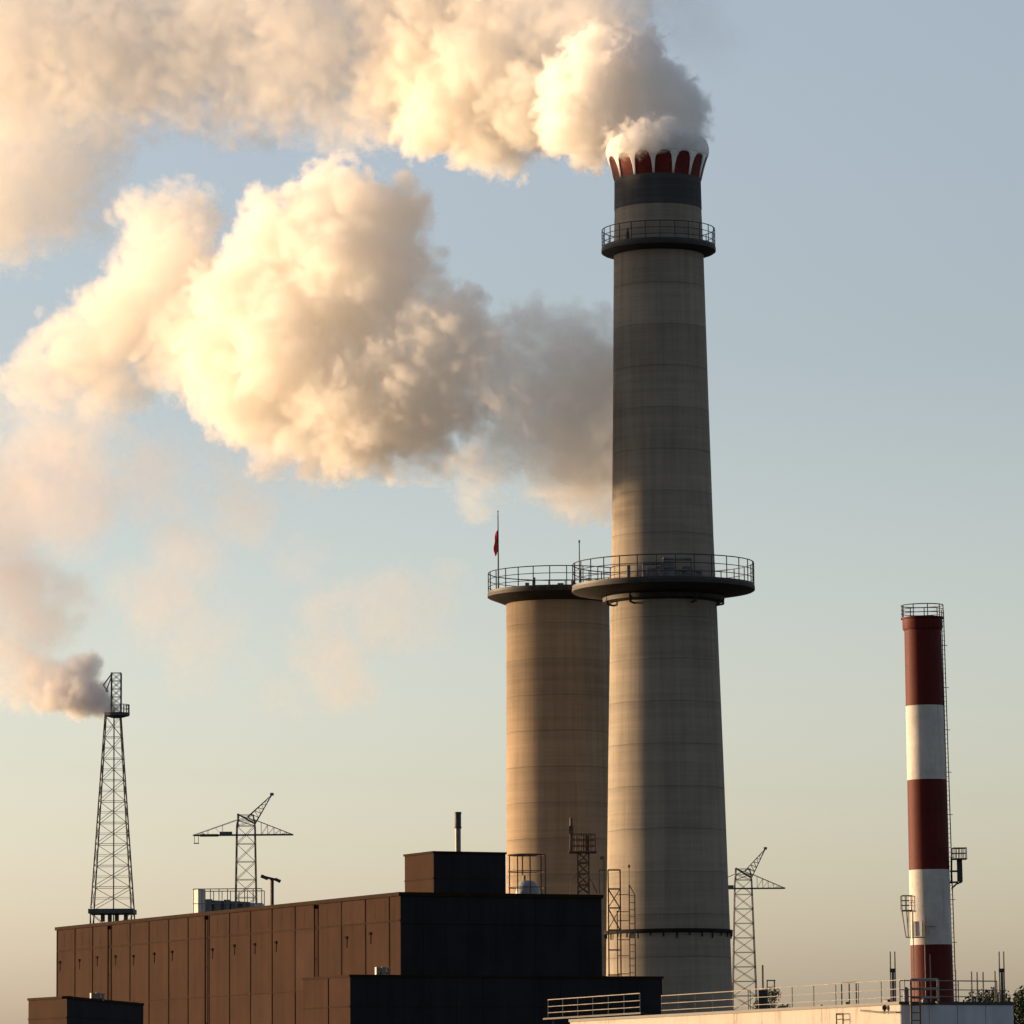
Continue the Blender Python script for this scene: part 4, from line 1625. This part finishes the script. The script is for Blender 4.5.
smoke('torn_cloud', 'ragged cream smoke cloud at the left edge, torn from the larger cloud', [
    (150, 222, 28, 481.0, 0.275, 0.952), (188, 218, 28, 478.0, 0.275, 0.952), (172, 280, 52, 479.2, 0.275, 1.07), (128, 325, 50, 482.8, 0.275, 1.07), (200, 310, 34, 477.0, 0.235, 1.19),
    (88, 358, 40, 486.0, 0.235, 1.19), (58, 340, 16, 488.4, 0.235, 0.952), (40, 380, 32, 489.8, 0.22, 1.19), (58, 420, 34, 488.4, 0.074, 1.43), (112, 388, 36, 484.0, 0.157, 1.43),
    (20, 440, 30, 491.4, 0.0592, 1.43), (100, 440, 34, 485.0, 0.037, 1.55), (10, 480, 30, 492.2, 0.0444, 1.55)],
    .25, 25, 24, 11, 2.3, 2.4, (.99, .97, .932))
smoke('faint_wisps', 'faint pinkish smoke wisps hanging low in the sky', [
    (430, 600, 26, 480, 0.03, 2), (300, 560, 22, 480, 0.025, 2), (225, 470, 24, 480, 0.04, 2), (300, 470, 20, 480, 0.04, 2), (355, 640, 18, 480, 0.05, 2),
    (160, 600, 42, 480.0, 0.0481, 1.92), (185, 555, 35.7, 480.0, 0.055, 1.92), (240, 505, 35.7, 480.0, 0.0515, 1.92), (262, 460, 23.1, 480.0, 0.0515, 1.92), (330, 655, 35.7, 480.0, 0.0481, 1.92), (345, 690, 25.2, 480.0, 0.0515, 1.92),
    (390, 615, 42, 480.0, 0.0343, 1.92), (335, 615, 27.3, 480.0, 0.0446, 1.92), (60, 490, 63, 480.0, 0.0515, 1.92), (150, 480, 42, 480.0, 0.0413, 1.92), (290, 690, 21, 480.0, 0.0343, 1.92), (200, 640, 42, 480.0, 0.0257, 1.92)],
    .4, 26, 16, 5, 1.6, 3.0, (.90, .80, .74))
# smoke blown from the flare tower
smoke('flare_smoke', 'grey smoke streaming left from the lattice flare tower', [
    (14, 690, 17, 436.0, 0.238, 1), (-4, 684, 20, 437.0, 0.17, 1.2), (28, 668, 18, 436.0, 0.187, 1), (10, 655, 20, 436.0, 0.136, 1.2),
    (111, 708, 5.5, 430.1, 1.5, 0.238), (101, 702, 14.08, 430.7, 1.39, 0.317), (83, 694, 21.76, 431.6, 1.19, 0.396), (63, 692, 21.76, 432.8, 0.96, 0.475), (43, 694, 19.2, 434.0, 0.644, 0.634), (27, 690, 17.92, 434.9, 0.322, 0.954),
    (83, 672, 16.64, 431.6, 1.07, 0.396), (91, 664, 11.52, 431.1, 1.07, 0.396), (67, 678, 16.64, 432.5, 0.858, 0.554), (42, 675, 20.48, 434.0, 0.43, 0.954)],
    .12, 27, 22, 8, .9, 1.2, (.93, .92, .925))
smoke('old_smoke', 'thin brownish smoke rising at the left edge above the flare smoke', [
    (28, 660, 25.3, 434.0, 0.128, 1.8), (40, 622, 34.5, 435.0, 0.128, 1.8), (15, 585, 41.4, 436.0, 0.147, 1.8), (-5, 545, 41.4, 437.0, 0.0865, 1.8), (58, 592, 25.3, 436.0, 0.128, 1.8), (78, 612, 13.8, 436.0, 0.111, 1.44), (5, 640, 29.9, 435.0, 0.111, 1.8), (-10, 500, 34.5, 437.0, 0.065, 2.16)],
    .3, 28, 18, 5, 1.0, 2.0, (.70, .64, .63))
